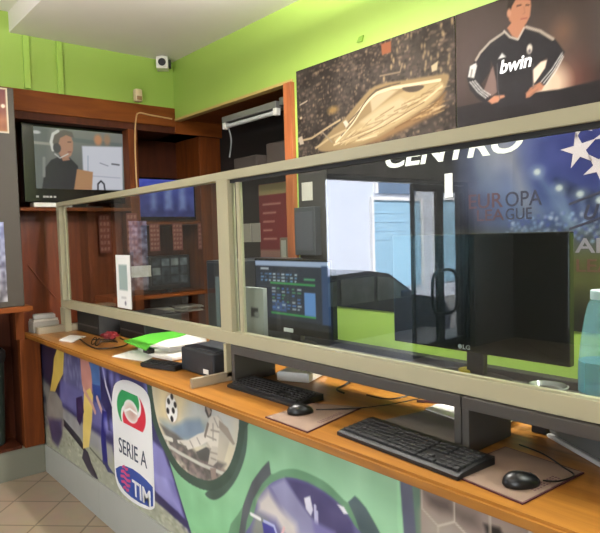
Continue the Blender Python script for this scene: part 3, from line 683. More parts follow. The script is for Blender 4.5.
def pad(label, P):
    xs = [p[0] for p in P]; t = thing('mouse_pad', label, 'mouse pad', (sum(xs)/4, sum(p[1] for p in P)/4, ZC+.0005), 'mouse pads on the counter')
    b = BM(); prism(b, P, 2, ZC+.0005, ZC+.0038); obj('rubber_base', b, mat('pad_edge', (70, 28, 30), .8), t)
    c = np.mean(P, 0); Q = [tuple(c+(np.array(p)-c)*.965) for p in P]
    b = BM(); prism(b, Q, 2, ZC+.0036, ZC+.0044); obj('printed_top', b, mat('pad_print', (124, 102, 86), .8, var=.25, vscale=14), t)
    b = BM(); q = [np.array(p) for p in Q]
    for k in range(3):
        for j in range(9):
            s0 = .28+j*.05; s1 = s0+.035*random.uniform(.5, 1); v0 = .06+k*.035; v1 = v0+.02
            g = lambda s, v: tuple(q[1]*(1-s)*(1-v)+q[2]*s*(1-v)+q[0]*(1-s)*v+q[3]*s*v)
            prism(b, [g(s0, v0), g(s1, v0), g(s1, v1), g(s0, v1)], 2, ZC+.0044, ZC+.0046)
    obj('small_print', b, mat('pad_ink', (84, 50, 60), .8), t)
    return t
pad('brownish printed mouse pad under the nearer mouse', [(-.90, 1.225), (-.672, 1.2), (-.655, 1.465), (-.885, 1.49)])
pad('brownish printed mouse pad under the farther mouse', [(-1.592, 1.178), (-1.372, 1.176), (-1.435, 1.485), (-1.60, 1.40)])

# ---------------- papers and small things on the counter
def at_c(x, y, z=ZC): q = at(x, y, 2, z); return (q[0], q[1])
def sheet(name, label, P, z0, z1, m, cat='paper', group=None, bev=0.):
    b = BM(); prism(b, P, 2, z0, z1, bev); o = obj(name, b, m); tag(o, label, cat, group); return o
GREYPAP = mat('grey_printed_paper', (124, 116, 108), .85, var=.12, vscale=20)
sheet('paper_pad', 'greyish printed sheets lying behind the near keyboard', [(-1.27, 1.395), (-.985, 1.378), (-.972, 1.55), (-1.235, 1.60)], ZC+.001, ZC+.012, GREYPAP)
sheet('paper_sheet', 'bright white paper under the near riser behind grey sheets', [(-1.24, 1.59), (-.975, 1.545), (-.97, 1.78), (-1.25, 1.80)], ZC+.013, ZC+.018, PAPER)
t = thing('pen', 'dark red pen lying on the white paper under the riser', 'pen', (-1.2, 1.66, ZC+.024)); b = BM(); tube(b, [(-1.30, 1.62, ZC+.024), (-1.18, 1.70, ZC+.024)], .005, 10, False); obj('barrel', b, mat('dark_red_plastic', (70, 18, 22), .3), t, True)
b = BM(); tube(b, [(-1.18, 1.70, ZC+.024), (-1.165, 1.71, ZC+.024)], .003, 8, False); obj('tip', b, TUBE, t)
b = BM(); lathe(b, [(.03, 0), (.034, .006), (.03, .016), (.02, .02)], (-1.07, 1.66, ZC+.019), 24); box(b, -1.04, -.99, 1.655, 1.665, ZC+.019, ZC+.03, .002); o = obj('tape_holder', b, BLACKP, None, True); tag(o, 'small black gadget lying on white paper under the riser', 'gadget')
t = thing('paper_tray', 'white folded card at the back under the far riser', 'card', (-1.95, 1.62, ZC+.001))
b = BM(); prism(b, [(-1.96, 1.52), (-1.83, 1.585), (-1.90, 1.75), (-2.04, 1.70)], 2, ZC+.001, ZC+.04, .004); obj('folded_card', b, PAPER, t)
cable([(-1.72, 1.76, zc), (-1.70, 1.66, ZC+.03), (-1.62, 1.60, ZC+.05), (-1.56, 1.66, ZC+.03), (-1.60, 1.78, zc)], .004, 'black cable looping behind the far mouse pad under the riser', group='cables under the riser')
cable([(-1.62, 1.9, ZC+.08), (-1.64, 1.74, ZC+.06), (-1.69, 1.66, zc), (-1.66, 1.58, zc), (-1.60, 1.56, zc)], .004, 'black cable coming down beside the far keyboard', group='cables under the riser')
cable([(-1.68, 1.95, ZC+.02), (-1.5, 1.86, ZC+.03), (-1.39, 1.72, ZC+.02), (-1.42, 1.62, zc), (-1.52, 1.60, zc)], .003, 'thin black cable curving on the lit worktop behind the riser', group='cables under the riser')
b = BM(); box(b, -1.86, -1.74, 1.80, 1.9, ZC+.001, ZC+.045, .005); o = obj('power_strip', b, BLACKM); tag(o, 'black power block behind the far keyboard under the riser', 'power strip')
# things under the nearer riser
t = thing('cable_box', 'low grey device box under the right end of the near riser', 'device', (-.6, 1.75, ZC+.001))
b = BM(); prism(b, [(-.84, 1.655), (-.52, 1.465), (-.44, 1.60), (-.76, 1.79)], 2, ZC+.014, ZC+.11, .003); obj('case', b, mat('grey_device', (100, 100, 96), .45), t)
b = BM(); prism(b, [(-.845, 1.648), (-.525, 1.458), (-.51, 1.475), (-.83, 1.665)], 2, ZC+.001, ZC+.013, .002); obj('white_edge', b, mat('pale_trim', (200, 198, 194), .5), t)
b = BM(); box(b, -.90, -.855, 1.66, 1.70, ZC+.001, ZC+.12, .003); o = obj('black_adapter', b, BLACKM); tag(o, 'upright black adapter beside the grey device box', 'adapter')

# ---------------- things on the riser tops, behind the glass
t = thing('ashtray', 'round glass ashtray on the riser left of the water bottle', 'ashtray', (-.80, 1.565, 1.1455))
b = BM(); lathe(b, [(.03, 0), (.05, .004), (.056, .018), (.051, .019), (.044, .008), (.0, .007)], (-.80, 1.565, 1.1455), 36); obj('bowl', b, mat('smoked_glass', (130, 132, 128), .12, spec=.8), t, True)
b = BM(); lathe(b, [(.02, .0), (.03, .004), (.01, .008)], (-.80, 1.565, 1.1525), 20); obj('ash', b, mat('ash', (70, 68, 66), .9), t, True)
bx, by_ = at(602, 390, 1, 1.49)[0], 1.49
t = thing('water_bottle', 'clear bluish plastic water bottle on the riser at right', 'bottle', (bx, by_, 1.1455))
bot = bpy.data.materials.new('bottle_plastic'); bot.use_nodes = True; bb = bot.node_tree.nodes['Principled BSDF']; nt = bot.node_tree
bb.inputs['Base Color'].default_value = (*lin((150, 205, 215)), 1); bb.inputs['Roughness'].default_value = .08; bb.inputs['Specular IOR Level'].default_value = .7; bb.inputs['Alpha'].default_value = .36
nzb = nt.nodes.new('ShaderNodeTexNoise'); nzb.inputs['Scale'].default_value = 30; bpb = nt.nodes.new('ShaderNodeBump'); bpb.inputs['Strength'].default_value = .2; nt.links.new(nzb.outputs['Fac'], bpb.inputs['Height']); nt.links.new(bpb.outputs[0], bb.inputs['Normal'])
LABT = mat('bottle_label', (80, 140, 160), .35); LABT.node_tree.nodes['Principled BSDF'].inputs['Alpha'].default_value = .55
prof = [(.036, 0), (.050, .004), (.053, .02), (.050, .034), (.053, .048), (.053, .095), (.051, .14), (.046, .185), (.039, .23), (.032, .262), (.024, .278), (.022, .292)]
b = BM(); lathe(b, prof, (bx, by_, 1.1455), 36); obj('body', b, bot, t, True)
b = BM(); lathe(b, [(.0535, .05), (.0537, .095), (.0525, .125)], (bx, by_, 1.1455), 36); obj('blue_label', b, LABT, t, True)
b = BM(); lathe(b, [(.025, .276), (.026, .279), (.026, .297), (.024, .299)], (bx, by_, 1.1455), 24); obj('cap', b, mat('bottle_cap', (205, 222, 226), .4), t, True)
yq = at(467, 362, 1, 1.58); b = BM(); lathe(b, [(.022, 0), (.026, .002), (.026, .02), (.022, .022)], (yq[0], 1.58, 1.1455), 28); o = obj('tape_roll', b, mat('yellow_plastic', (222, 196, 40), .5), None, True); tag(o, 'small yellow tape roll under the lower edge of the black monitor', 'tape')

# ---------------- left end of the counter
t = thing('printer', 'black box-shaped printer on the counter beside the middle post', 'printer', (-2.32, 1.5, ZC+.001))
b = BM(); box(b, -2.46, -2.18, 1.345, 1.60, ZC+.001, 1.095, .008); obj('body', b, mat('printer_black', (40, 42, 46), .5), t)
b = BM(); box(b, -2.45, -2.19, 1.36, 1.59, 1.095, 1.1, .003); obj('lid', b, mat('printer_lid', (50, 52, 56), .45), t)
b = BM(); box(b, -2.26, -2.22, 1.342, 1.346, ZC+.015, ZC+.035); obj('white_sticker', b, PAPER, t)
t = thing('card_terminal', 'flat black keypad device lying in front of the black printer', 'keypad', (-2.55, 1.27, ZC+.001))
P = [at_c(147, 369), at_c(184, 372), at_c(188, 364), at_c(158, 360)]
P = [(-2.66, 1.235), (-2.44, 1.30), (-2.47, 1.38), (-2.70, 1.31)]
b = BM(); prism(b, P, 2, ZC+.001, ZC+.024, .004); obj('case', b, BLACKP, t)
b = BM(); c = np.mean(P, 0); e1 = (np.array(P[1])-P[0]); e2 = (np.array(P[3])-P[0])
for i in range(5):
    for j in range(3):
        o_ = np.array(P[0])+e1*(.12+.16*i)+e2*(.2+.22*j); prism(b, [tuple(o_), tuple(o_+e1*.11), tuple(o_+e1*.11+e2*.15), tuple(o_+e2*.15)], 2, ZC+.024, ZC+.027)
obj('keys', b, MATS['key_plastic'], t)
GF = mat('green_card', (96, 196, 60), .5)
z = ZC+.001
def q(*pts): return [at_c(*p) for p in pts]
sheet('paper_sheet', 'loose white sheet on the counter in front of the crumpled papers', q((112, 357), (135, 350), (158, 354), (146, 362)), z, z+.003, PAPER, group='white papers near the green folder')
sheet('paper_sheet', 'crumpled white paper pile in front of the green folder', q((138, 351), (150, 346), (190, 352), (192, 358), (172, 362), (152, 358)), z+.003, z+.02, PAPER, group='white papers near the green folder', bev=.003)
sheet('paper_stack', 'thick white paper stack reaching under the green folder', q((150, 351), (168, 342), (206, 342), (207, 350), (170, 356)), z+.02, z+.05, PAPER, group='white papers near the green folder', bev=.003)
def q2(z_, *pts): return [at_c(*p, z_) for p in pts]
sheet('folder', 'bright green card folder lying on the white papers', q2(z+.055, (124, 341), (150, 334), (176, 331), (186, 334), (152, 345), (146, 350)), z+.051, z+.057, GF, 'folder')
sheet('paper_sheet', 'white sheet lying over the green folder on the stack', q2(z+.062, (150, 346), (166, 340), (200, 333.5), (206, 336), (206, 341), (168, 347)), z+.058, z+.063, PAPER, group='white papers near the green folder')
b = BM(); P0 = at_c(149, 357); box(b, P0[0]-.03, P0[0]+.03, P0[1]-.02, P0[1]+.02, z+.02, z+.045, .006); o = obj('stapler', b, BLACKM, None, True); tag(o, 'tiny black stapler on the white papers before the green folder', 'stapler')
# dark boxes behind the frame, left
for nm, lab, x0, x1, y0, y1, h in (('black_box', 'black box behind the glass near the left post', -4.085, -3.70, 1.45, 1.64, .155), ('black_box', 'black box behind the glass beside the green folder', -3.62, -3.26, 1.55, 1.80, .15)):
    t = thing(nm, lab, 'box', ((x0+x1)/2, (y0+y1)/2, z), 'black boxes behind the left glass'); b = BM(); box(b, x0, x1, y0, y1, z, z+h, .006); obj('case', b, BLACKM, t)
    b = BM(); box(b, x0+.02, x1-.02, y0-.003, y0, z+h*.3, z+h*.36); obj('seam', b, DGREY, t)
    b = BM(); box(b, x0+.03, x1-.03, y0+.03, y1-.03, z+h, z+h+.006, .002); obj('lid', b, DGREYIN, t)
P0 = at_c(107, 341); b = BM(); bmesh.ops.create_icosphere(b, subdivisions=3, radius=1)
for v in b.verts:
    n_ = .75+.25*math.sin(7*v.co.x+3)*math.cos(6*v.co.y+1)
    v.co = Vector((P0[0]+v.co.x*.07*n_, P0[1]+.02+v.co.y*.06*n_, z+.03+v.co.z*.03*n_))
o = obj('red_wrapper', b, mat('red_foil', (110, 22, 28), .35), None, True); tag(o, 'crumpled red wrapper on the counter before the dark boxes', 'wrapper')
gl = thing('eyeglasses', 'dark folded eyeglasses lying left of the red wrapper', 'glasses', (-3.45, 1.3, z))
for dx in (-.03, .03):
    b = BM(); c0 = at_c(96, 345); tube(b, [(c0[0]+dx+.026*math.cos(a), c0[1]+.012*math.sin(a), z+.02+.02*math.sin(a)) for a in np.linspace(0, 2*PI, 20)], .003, 6, False); obj('rim', b, BLACKP, gl, True)
b = BM(); tube(b, [(c0[0]-.056, c0[1], z+.025), (c0[0]-.05, c0[1]+.1, z+.012), (c0[0]+.05, c0[1]+.11, z+.006)], .003, 6); obj('temple', b, BLACKP, gl, True)
b = BM(); tube(b, [(c0[0]+.056, c0[1], z+.025), (c0[0]+.06, c0[1]+.1, z+.012), (c0[0]-.03, c0[1]+.12, z+.006)], .003, 6); obj('temple', b, BLACKP, gl, True)
sheet('paper_slip', 'small white paper slip near the left end of the counter', q((59, 341), (70, 336), (86, 337), (72, 343)), z, z+.006, PAPER)
cable([(*at_c(80, 340), z+.004), (*at_c(95, 349), z+.004), (*at_c(118, 348), z+.004), (*at_c(128, 344), z+.004), (*at_c(120, 339), z+.006)], .004, 'short black cable tangled before the red wrapper')
# papers at the far left end
t = thing('paper_box', 'white paper box on the far left end of the counter', 'box', (-4.22, 1.3, z)); b = BM(); box(b, -4.295, -4.18, 1.19, 1.36, z, z+.075, .003); obj('box_body', b, mat('old_paper', (140, 134, 124), .8), t)
b = BM(); box(b, -4.29, -4.185, 1.195, 1.355, z+.075, z+.09, .002); obj('top_sheets', b, mat('dull_paper', (170, 160, 148), .85), t)
b = BM(); prism(b, [(-4.29, 1.22), (-4.20, 1.2), (-4.19, 1.34), (-4.28, 1.35)], 2, z+.092, z+.12, .004); o = obj('envelope', b, mat('grey_envelope', (150, 146, 140), .8)); tag(o, 'crumpled grey envelope on the white paper box at far left', 'envelope')
b = BM(); box(b, -4.30, -4.19, 1.54, 1.76, z, z+.13, .004); o = obj('brown_book', b, mat('brown_cover', (92, 58, 44), .7)); tag(o, 'thick brown book behind the left post of the glass screen', 'book')
b = BM(); box(b, -4.30, -4.17, 1.53, 1.77, z+.131, z+.15, .002); o = obj('flat_book', b, mat('tan_cover', (150, 116, 92), .7)); tag(o, 'flat tan book lying on the thick brown book', 'book')

# ================================================================== LEFT SHELVING
sh = thing('shelving_unit', 'brown wooden shelving unit across the far wall with bays', 'shelving', (-4.5, 1.9, 0))
b = BM(); box(b, -4.79, XK+.012, .9, 2.388, 2.49, 2.638, .003); box(b, -4.79, XK+.012, 2.388, 2.828, 2.44, 2.552); obj('top_beam', b, CABW, sh)
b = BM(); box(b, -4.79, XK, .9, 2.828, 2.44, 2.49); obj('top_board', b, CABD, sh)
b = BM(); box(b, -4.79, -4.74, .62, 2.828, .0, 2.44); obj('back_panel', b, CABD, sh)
for y0, y1, x1, m_ in ((1.13, 1.16, -4.34, CABD), (1.985, 2.06, XK+.002, CABV), (2.62, 2.826, XK-.02, CABV)):
    b = BM(); box(b, -4.74, x1, y0, y1, 0, 2.44, .002); obj('upright', b, m_, sh)
for y0, y1, zz, x1 in ((1.16, 1.985, 1.84, XK), (2.06, 2.62, 1.735, -4.36), (2.06, 2.62, 1.15, XK)):
    b = BM(); box(b, -4.74, x1, y0, y1, zz-.025, zz, .002); obj('shelf', b, CABV if zz > 1.2 else CABW, sh)
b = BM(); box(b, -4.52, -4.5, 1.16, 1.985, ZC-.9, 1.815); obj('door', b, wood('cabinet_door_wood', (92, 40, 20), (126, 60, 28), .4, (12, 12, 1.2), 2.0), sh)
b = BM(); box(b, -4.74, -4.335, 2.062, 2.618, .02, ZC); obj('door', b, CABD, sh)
# picture tube: TV with a reporter
y0 = at(20, 115, 0, -4.42)[1]; y1 = at(131, 124, 0, -4.42)[1]; tz0 = 1.88; tz1 = 2.47
tv = thing('television', 'black television showing a man with headphones, in the upper left bay', 'television', (-4.45, (y0+y1)/2, 1.841))
b = BM(); box(b, -4.5, -4.42, y0, y1, tz0, tz1, .006); box(b, -4.62, -4.5, y0+.12, y1-.12, tz0+.06, tz1-.08, .02); obj('housing', b, GLOSSK, tv)
S = Ink(0, -4.4195, at(33, 125, 0, -4.42)[1], at(124.5, 134, 0, -4.42)[1], at(60, 189, 0, -4.42)[2], at(60, 128.5, 0, -4.42)[2], .005, .005)
S.grad((84, 88, 84), (120, 122, 116))
S.poly([(30, 120), (50, 128), (44, 195), (30, 195)], (92, 98, 94), soft=.02); S.line([(30, 142), (60, 145)], .02, (140, 140, 130)); S.line([(74, 140), (126, 146)], .03, (96, 104, 100))
S.ell((36, 132), .03, .012, (200, 200, 196), .8); S.ell((98, 140), .03, .04, (190, 130, 90), .9, .01); S.ell((107, 140), .025, .04, (160, 120, 90), .8, .01)
S.poly([(82, 146), (122, 147), (123, 190), (84, 190)], (196, 198, 206), soft=.006); S.line([(88, 156), (88, 172)], .008, (150, 160, 170)); S.line([(100, 163), (108, 166)], .006, (120, 120, 130)); S.line([(112, 164), (119, 165)], .012, (90, 90, 96)); S.line([(92, 176), (120, 178)], .006, (160, 160, 170))
S.line([(98, 190), (98, 184), (101, 181), (104, 184), (105, 190)], .012, (40, 40, 44))
S.poly([(42, 190), (45, 168), (51, 160), (60, 156), (70, 158), (78, 166), (80, 190)], (34, 36, 40)); S.poly([(58, 152), (66, 152), (70, 160), (63, 161)], (160, 116, 92))
S.poly([(56, 138), (62, 132), (70, 134), (73, 142), (73, 150), (71, 156), (66, 158), (60, 154), (57, 148)], (168, 124, 102)); S.poly([(52, 138), (56, 132), (64, 130), (72, 132), (74, 138), (66, 135), (60, 138), (58, 146), (54, 146)], (92, 84, 80))
S.line([(53, 150), (51, 142), (53, 134), (58, 131)], .02, (200, 200, 192)); S.ell((57, 148), .028, .035, (60, 60, 62)); S.line([(68, 142), (71, 142)], .006, (60, 40, 36)); S.line([(68, 152), (71, 152)], .006, (110, 60, 56)); S.line([(55, 154), (60, 158), (68, 154)], .008, (190, 190, 186))
S.poly([(77, 169), (93, 172), (92, 190), (74, 190)], (168, 126, 88)); S.line([(44, 158), (44, 176)], .02, (120, 124, 120))
obj('display', S.bm_mesh('display', SCREEN, .0004), None, tv)
for px in (37, 44, 47, 50.5, 54.5):
    b = BM(); p_ = at(px, 187+(px-37)*.07, 0, -4.419); box(b, -4.4195, -4.4185, p_[1]-.009, p_[1]+.009, 1.915, 1.928); obj('control_mark', b, mat('tv_marks', (170, 170, 168), .4), tv)
b = BM(); box(b, -4.55, -4.40, (y0+y1)/2-.15, (y0+y1)/2+.15, 1.841, 1.855, .004); box(b, -4.48, -4.44, (y0+y1)/2-.05, (y0+y1)/2+.05, 1.855, 1.89); obj('stand', b, BLACKP, tv)
p_ = at(45, 206, 0, -4.345); b = BM(); box(b, -4.40, -4.31, p_[1]-.085, p_[1]+.075, 1.841, 1.872, .004); o = obj('router', b, WHITEP); tag(o, 'small white box on the shelf edge below the television', 'box')
# blue screen in the right bay
bt = thing('television', 'television with a blue glowing picture in the bay right of the post', 'television', (-4.42, 2.35, 1.736))
b = BM(); box(b, -4.44, -4.40, 2.075, 2.60, 1.75, 2.09, .004); obj('housing', b, GLOSSK, bt)
S = Ink(0, -4.3995, 2.09, 2.585, 1.775, 2.075, .006, .006); S.grad((44, 54, 120), (70, 84, 176))
for (u, w) in ((.2, .1), (.45, .14), (.72, .12)): S.poly([S.uv(u, .2), S.uv(u+w, .2), S.uv(u+w*.9, .85), S.uv(u+.01, .8)], (150, 166, 214), .7, .02, px=False)
S.noise(16, .04); obj('display', S.bm_mesh('display', SCREEN, .0004), None, bt)
# camera monitor on the shelf
y0 = at(149, 270, 0, -4.36)[1]; y1 = at(190, 270, 0, -4.36)[1]
ct = thing('small_monitor', 'small black monitor with a camera grid on the lower shelf', 'monitor', (-4.38, (y0+y1)/2, 1.151))
b = BM(); box(b, -4.40, -4.36, y0, y1, 1.19, 1.46, .004); obj('housing', b, BLACKP, ct)
S = Ink(0, -4.3595, y0+.02, y1-.02, 1.225, 1.445, .006, .006); S.c[:] = (22, 26, 28)
for i in range(4):
    for j in range(3): S.poly([S.uv(.03+i*.25, .05+j*.32), S.uv(.24+i*.25, .05+j*.32), S.uv(.24+i*.25, .32+j*.32), S.uv(.03+i*.25, .32+j*.32)], random.choice([(60, 70, 72), (90, 100, 100), (40, 48, 52), (120, 124, 118)]), px=False)
S.noise(30, .025); obj('display', S.bm_mesh('display', SCREEN, .0004), None, ct)
b = BM(); box(b, -4.41, -4.35, (y0+y1)/2-.07, (y0+y1)/2+.07, 1.151, 1.163, .003); box(b, -4.395, -4.375, (y0+y1)/2-.02, (y0+y1)/2+.02, 1.163, 1.2); obj('stand', b, BLACKP, ct)
p0 = at(132, 265, 0, XK); p1 = at(150, 277, 0, XK)
b = BM(); box(b, XK+.004, XK+.008, p0[1]-.01, 2.125, p1[2]+.005, p0[2]-.01); o = obj('paper_sign', b, mat('cream_paper', (196, 188, 176), .8)); tag(o, 'small blank cream paper sign on the post beside the camera monitor', 'sign')
for k, (lab, y_, z_, w_) in enumerate((('loose paper heap on the lower shelf below the camera monitor', 2.2, 1.01, .26), ('flat paper pile on the counter cabinet right of the heap', 2.5, 1.01, .2))):
    b = BM()
    for j in range(4):
        a = random.uniform(-.25, .25); c0 = np.array((-4.42+random.uniform(-.02, .02), y_+random.uniform(-.03, .03))); ca, sa = math.cos(a), math.sin(a)
        prism(b, [(c0[0]+ca*dx-sa*dy, c0[1]+sa*dx+ca*dy) for dx, dy in ((-.08, -w_/2), (.08, -w_/2), (.08, w_/2), (-.08, w_/2))], 2, ZC+.012*j+.001, ZC+.012*j+.012)
    o = obj('paper_pile', b, mat('dull_paper', (170, 160, 148), .85)); tag(o, lab, 'paper pile')
# reflections in the glass, painted as strips hung before the shelving
for k, (px, lab) in enumerate(((112, 'first'), (132, 'second'), (157, 'third'), (180, 'fourth'), (205, 'fifth'))):
    xx = XK+.01
    pa = at(px, 225, 0, xx); z1_ = 1.72 if k > 1 else 1.80; z0_ = 1.50
    S = Ink(0, xx if k in (1,) else (-4.355 if k > 1 else -4.45), pa[1]-.045, pa[1]+.045, z0_, z1_, .006, .006); S.c[:] = (112, 62, 52)
    for j in range(6):
        for i in range(3): S.poly([S.uv(.1+.3*i, .06+.16*j), S.uv(.1+.3*i+random.uniform(.1, .25), .06+.16*j), S.uv(.1+.3*i+.2, .15+.16*j), S.uv(.1+.3*i, .15+.16*j)], (158, 112, 100), .8, px=False)
    o = obj('reflection_strip', S.bm_mesh('reflection_strip', PRINTM, .002)); tag(o, 'reddish strip painted like a reflection in the glass, %s from the left' % lab, 'slip', 'painted reflection strips before the shelving')
# cable on the beam and post
cable([at(172, 119, 0, XK+.016), at(150, 115, 0, XK+.016), at(139, 113, 0, XK+.016), at(136, 119, 0, XK+.016), at(135, 140, 0, XK+.008), at(136, 172, 0, XK+.008), at(137, 188, 0, XK+.008)], .006, 'thin pale cable running along the wooden beam and down the post', m=mat('pale_cable', (196, 160, 110), .5))
cable([at(28, 265, 0, -4.49), at(40, 280, 0, -4.49), at(56, 298, 0, -4.49)], .004, 'thin brown cable sagging under the television shelf', m=mat('brown_cable', (120, 64, 40), .5))
for px0, px1, py0, py1, lab in ((24.5, 29.5, 34, 90, 'left green cable duct on the green strip above the shelving'), (58, 63, 42, 95.5, 'right green cable duct on the green strip above the shelving')):
    p0 = at(px0, py0, 0, XK); p1 = at(px1, py1, 0, XK); b = BM(); box(b, XK+.001, XK+.024, p0[1]-.02, p0[1]+.02, p1[2]+.005, 3.0, .003)
    o = obj('cable_duct', b, mat('green_duct', (160, 194, 84), .45)); tag(o, lab, 'cable duct', 'green cable ducts')
# security camera and small white sensor
p_ = at(162.5, 64, 0, XK+.1)
t = thing('security_camera', 'small white security camera under the ceiling in the room corner', 'camera', (XK+.1, p_[1], p_[2]), None, math.radians(-32))
b = BM(); box(b, -.05, .05, -.045, .045, -.045, .045, .006); ho = obj('body', b, WHITEP, t, local=True)
b = BM(); lathe(b, [(.026, .0), (.029, .008), (.024, .010), (.010, .007)], (.05, 0, 0), 24, 0); obj('lens', b, BLACKP, ho, True, local=True)
b = BM(); box(b, -.03, .02, .046, .064, -.03, .03, .004); obj('bracket', b, BLACKM, t, local=True)
b = BM(); lathe(b, [(.02, .045), (.024, .05), (.024, ZLOW-.002-p_[2])], (0, 0, 0), 20); obj('ceiling_mount', b, WHITEP, t, True, local=True)
p_ = at(137.5, 96, 0, XK+.04)
t = thing('motion_sensor', 'small tilted white sensor on the green strip over the post', 'sensor', tuple(p_))
b = BM(); box(b, XK+.02, XK+.07, p_[1]-.03, p_[1]+.03, p_[2]-.045, p_[2]+.05, .012); obj('body', b, mat('warm_white_plastic', (216, 196, 160), .4), t, True)
b = BM(); box(b, XK+.069, XK+.075, p_[1]-.02, p_[1]+.02, p_[2]-.035, p_[2]-.005, .004); obj('sensor_window', b, mat('sensor_brown', (150, 112, 80), .3), t)
b = BM(); box(b, XK+.001, XK+.022, p_[1]-.012, p_[1]+.012, p_[2]-.02, p_[2]+.02); obj('bracket', b, BLACKM, t)

# ================================================================== ALCOVE
t = thing('strip_light', 'grey fluorescent strip light fixed under the wooden soffit of the alcove', 'lamp', (-3.25, 2.42, 2.45))
p0 = at(222, 127, 1, 2.44); p1 = at(276, 112, 1, 2.44)
b = BM(); box(b, p0[0], p1[0], 2.44, 2.54, 2.43, 2.475, .004); obj('housing', b, TUBE, t)
b = BM(); tube(b, [(p0[0]+.03, 2.46, 2.405), (p1[0]-.03, 2.46, 2.405)], .015, 14, False); obj('tube', b, mat('tube_glass_off', (186, 188, 186), .3), t, True)
for x in (p0[0]+.02, p1[0]-.02):
    b = BM(); box(b, x-.018, x+.018, 2.442, 2.48, 2.385, 2.432, .003); obj('tube_holder', b, WHITEP, t)
b = BM(); box(b, -3.05, -2.88, 2.45, 2.52, 2.44, 2.49, .004); obj('end_box', b, mat('dark_steel', (84, 84, 80), .4), t)
b = BM(); tube(b, [(p0[0]+.05, 2.46, 2.40), (p0[0]+.07, 2.47, 2.3), (p0[0]+.04, 2.47, 2.18)], .006, 8); obj('hanging_wire', b, mat('grey_wire', (110, 112, 112), .5), t, True)
b = BM(); box(b, XK+.02, -3.0, 2.55, 2.553+.0, 2.5, 2.552); b.free()
b = BM(); box(b, -2.895, -2.82, YW-.03, YW+.02, ZC+.002, 2.535, .003); o = obj('wood_post', b, wood('red_post_wood', (134, 70, 40), (176, 104, 62), .35, (12, 12, 1.2), 2.0)); tag(o, 'reddish wooden post at the left edge of the poster wall', 'post')
b = BM(); box(b, -4.2, -2.85, 2.60, 2.828, 2.085, 2.105); o = obj('alcove_shelf', b, CABD); tag(o, 'dark shelf across the back of the alcove', 'shelf')
for x, w, h, lab in ((-3.75, .3, .1, 'left'), (-3.35, .26, .16, 'right')):
    b = BM(); box(b, x-w/2, x+w/2, 2.66, 2.80, 2.106, 2.106+h, .01); o = obj('storage_box', b, mat('dull_box', (74, 66, 60), .8)); tag(o, '%s dull grey storage box on the alcove shelf' % lab, 'box', 'boxes on the alcove shelf')
S = Ink(1, 2.82, -3.80, -3.45, 1.39, 2.0, .008, .008); S.c[:] = (122, 44, 46); S.poly([S.uv(0, .86), S.uv(1, .86), S.uv(1, 1), S.uv(0, 1)], (158, 140, 96), px=False); S.poly([S.uv(0, 0), S.uv(1, 0), S.uv(1, .16), S.uv(0, .16)], (150, 110, 100), px=False)
for j in range(5): S.line([S.uv(.15, .3+.11*j), S.uv(random.uniform(.4, .8), .3+.11*j)], .014, (200, 150, 140), .8, px=False)
o = obj('red_poster', S.bm_mesh('red_poster', PRINTM, .003)); tag(o, 'red price poster on the alcove wall behind the glass', 'poster')
t = thing('small_picture', 'small framed white panel left of the wooden post behind glass', 'panel', (-3.0, 2.5, 1.5))
xa = at(280, 250, 1, 2.80)[0]; xb = at(288, 250, 1, 2.80)[0]
b = BM(); box(b, xa, xb, 2.80, 2.828, 1.41, 1.58, .003); obj('frame', b, mat('picture_frame', (120, 110, 96), .5), t)
b = BM(); box(b, xa+.02, xb-.02, 2.796, 2.80, 1.43, 1.56); obj('panel', b, mat('pale_panel', (176, 176, 166), .6), t)
xa = at(241, 228, 1, 2.80)[0]; xb = at(251, 228, 1, 2.80)[0]
for k in range(2):
    b = BM(); box(b, xa+k*.13, xa+.11+k*.13, 2.815, 2.826, 1.55, 1.70); o = obj('pinned_paper', b, mat('dull_paper', (170, 160, 148), .85)); tag(o, ('left', 'right')[k]+' of two pale papers pinned left of the red poster', 'paper', 'pale papers by the red poster')

# ================================================================== POSTERS ON THE BACK WALL
yp = YW-.006
def wz(x, y): q_ = at(x, y, 1, yp); return (q_[0], q_[2])
xL = wz(296, 71)[0]; xM = wz(455, 20)[0]; zT = 2.59; zB = 2.0; xRr = -.4
S = Ink(1, yp, xL, xM-.002, zB+.06, zT, .0045, .0045); S.c[:] = (52, 46, 42); S.noise(14, .12); S.noise(12, .03)
for k in range(1900):
    u, z_ = random.uniform(xL, xM), random.uniform(zB, zT); s_ = random.uniform(.003, .009)
    S.ell((u, z_), s_*random.choice([.7, 1, 1.8]), s_, random.choice([(128, 112, 96), (160, 142, 116), (92, 82, 76), (24, 20, 18), (30, 26, 24), (104, 92, 80)]), random.uniform(.3, .8), .004, px=False)
for k in range(45):
    u, z_ = random.uniform(xL+.6*(xM-xL), xM), random.uniform(zT-.28, zT); S.ell((u, z_), .006, .012, (176, 158, 120), .7, .004, px=False)
TAN = (182, 160, 116)
S.poly([(340, 150), (350, 136), (400, 120), (430, 106), (446, 92), (440, 112), (420, 122), (400, 132), (380, 142)], (132, 104, 70), soft=.012)
for k in range(60):
    x = random.uniform(345, 440); y = 132-(x-345)*.3+random.uniform(-2, 10); S.line([(x, y), (x+10, y-4)], .006, random.choice([(190, 164, 116), (110, 84, 54), (210, 190, 150)]), .7)
S.poly(smooth([(318, 150), (330, 132), (345, 118), (360, 100), (372, 88), (385, 83), (405, 80), (430, 76), (448, 74), (447, 84), (440, 96), (425, 108), (410, 118), (395, 128), (370, 142), (345, 150)]), (150, 130, 94), soft=.006)
S.poly(smooth([(334, 140), (350, 130), (372, 112), (395, 96), (414, 88), (440, 82), (442, 90), (428, 104), (410, 116), (390, 128), (360, 142)]), (184, 164, 122), soft=.006)
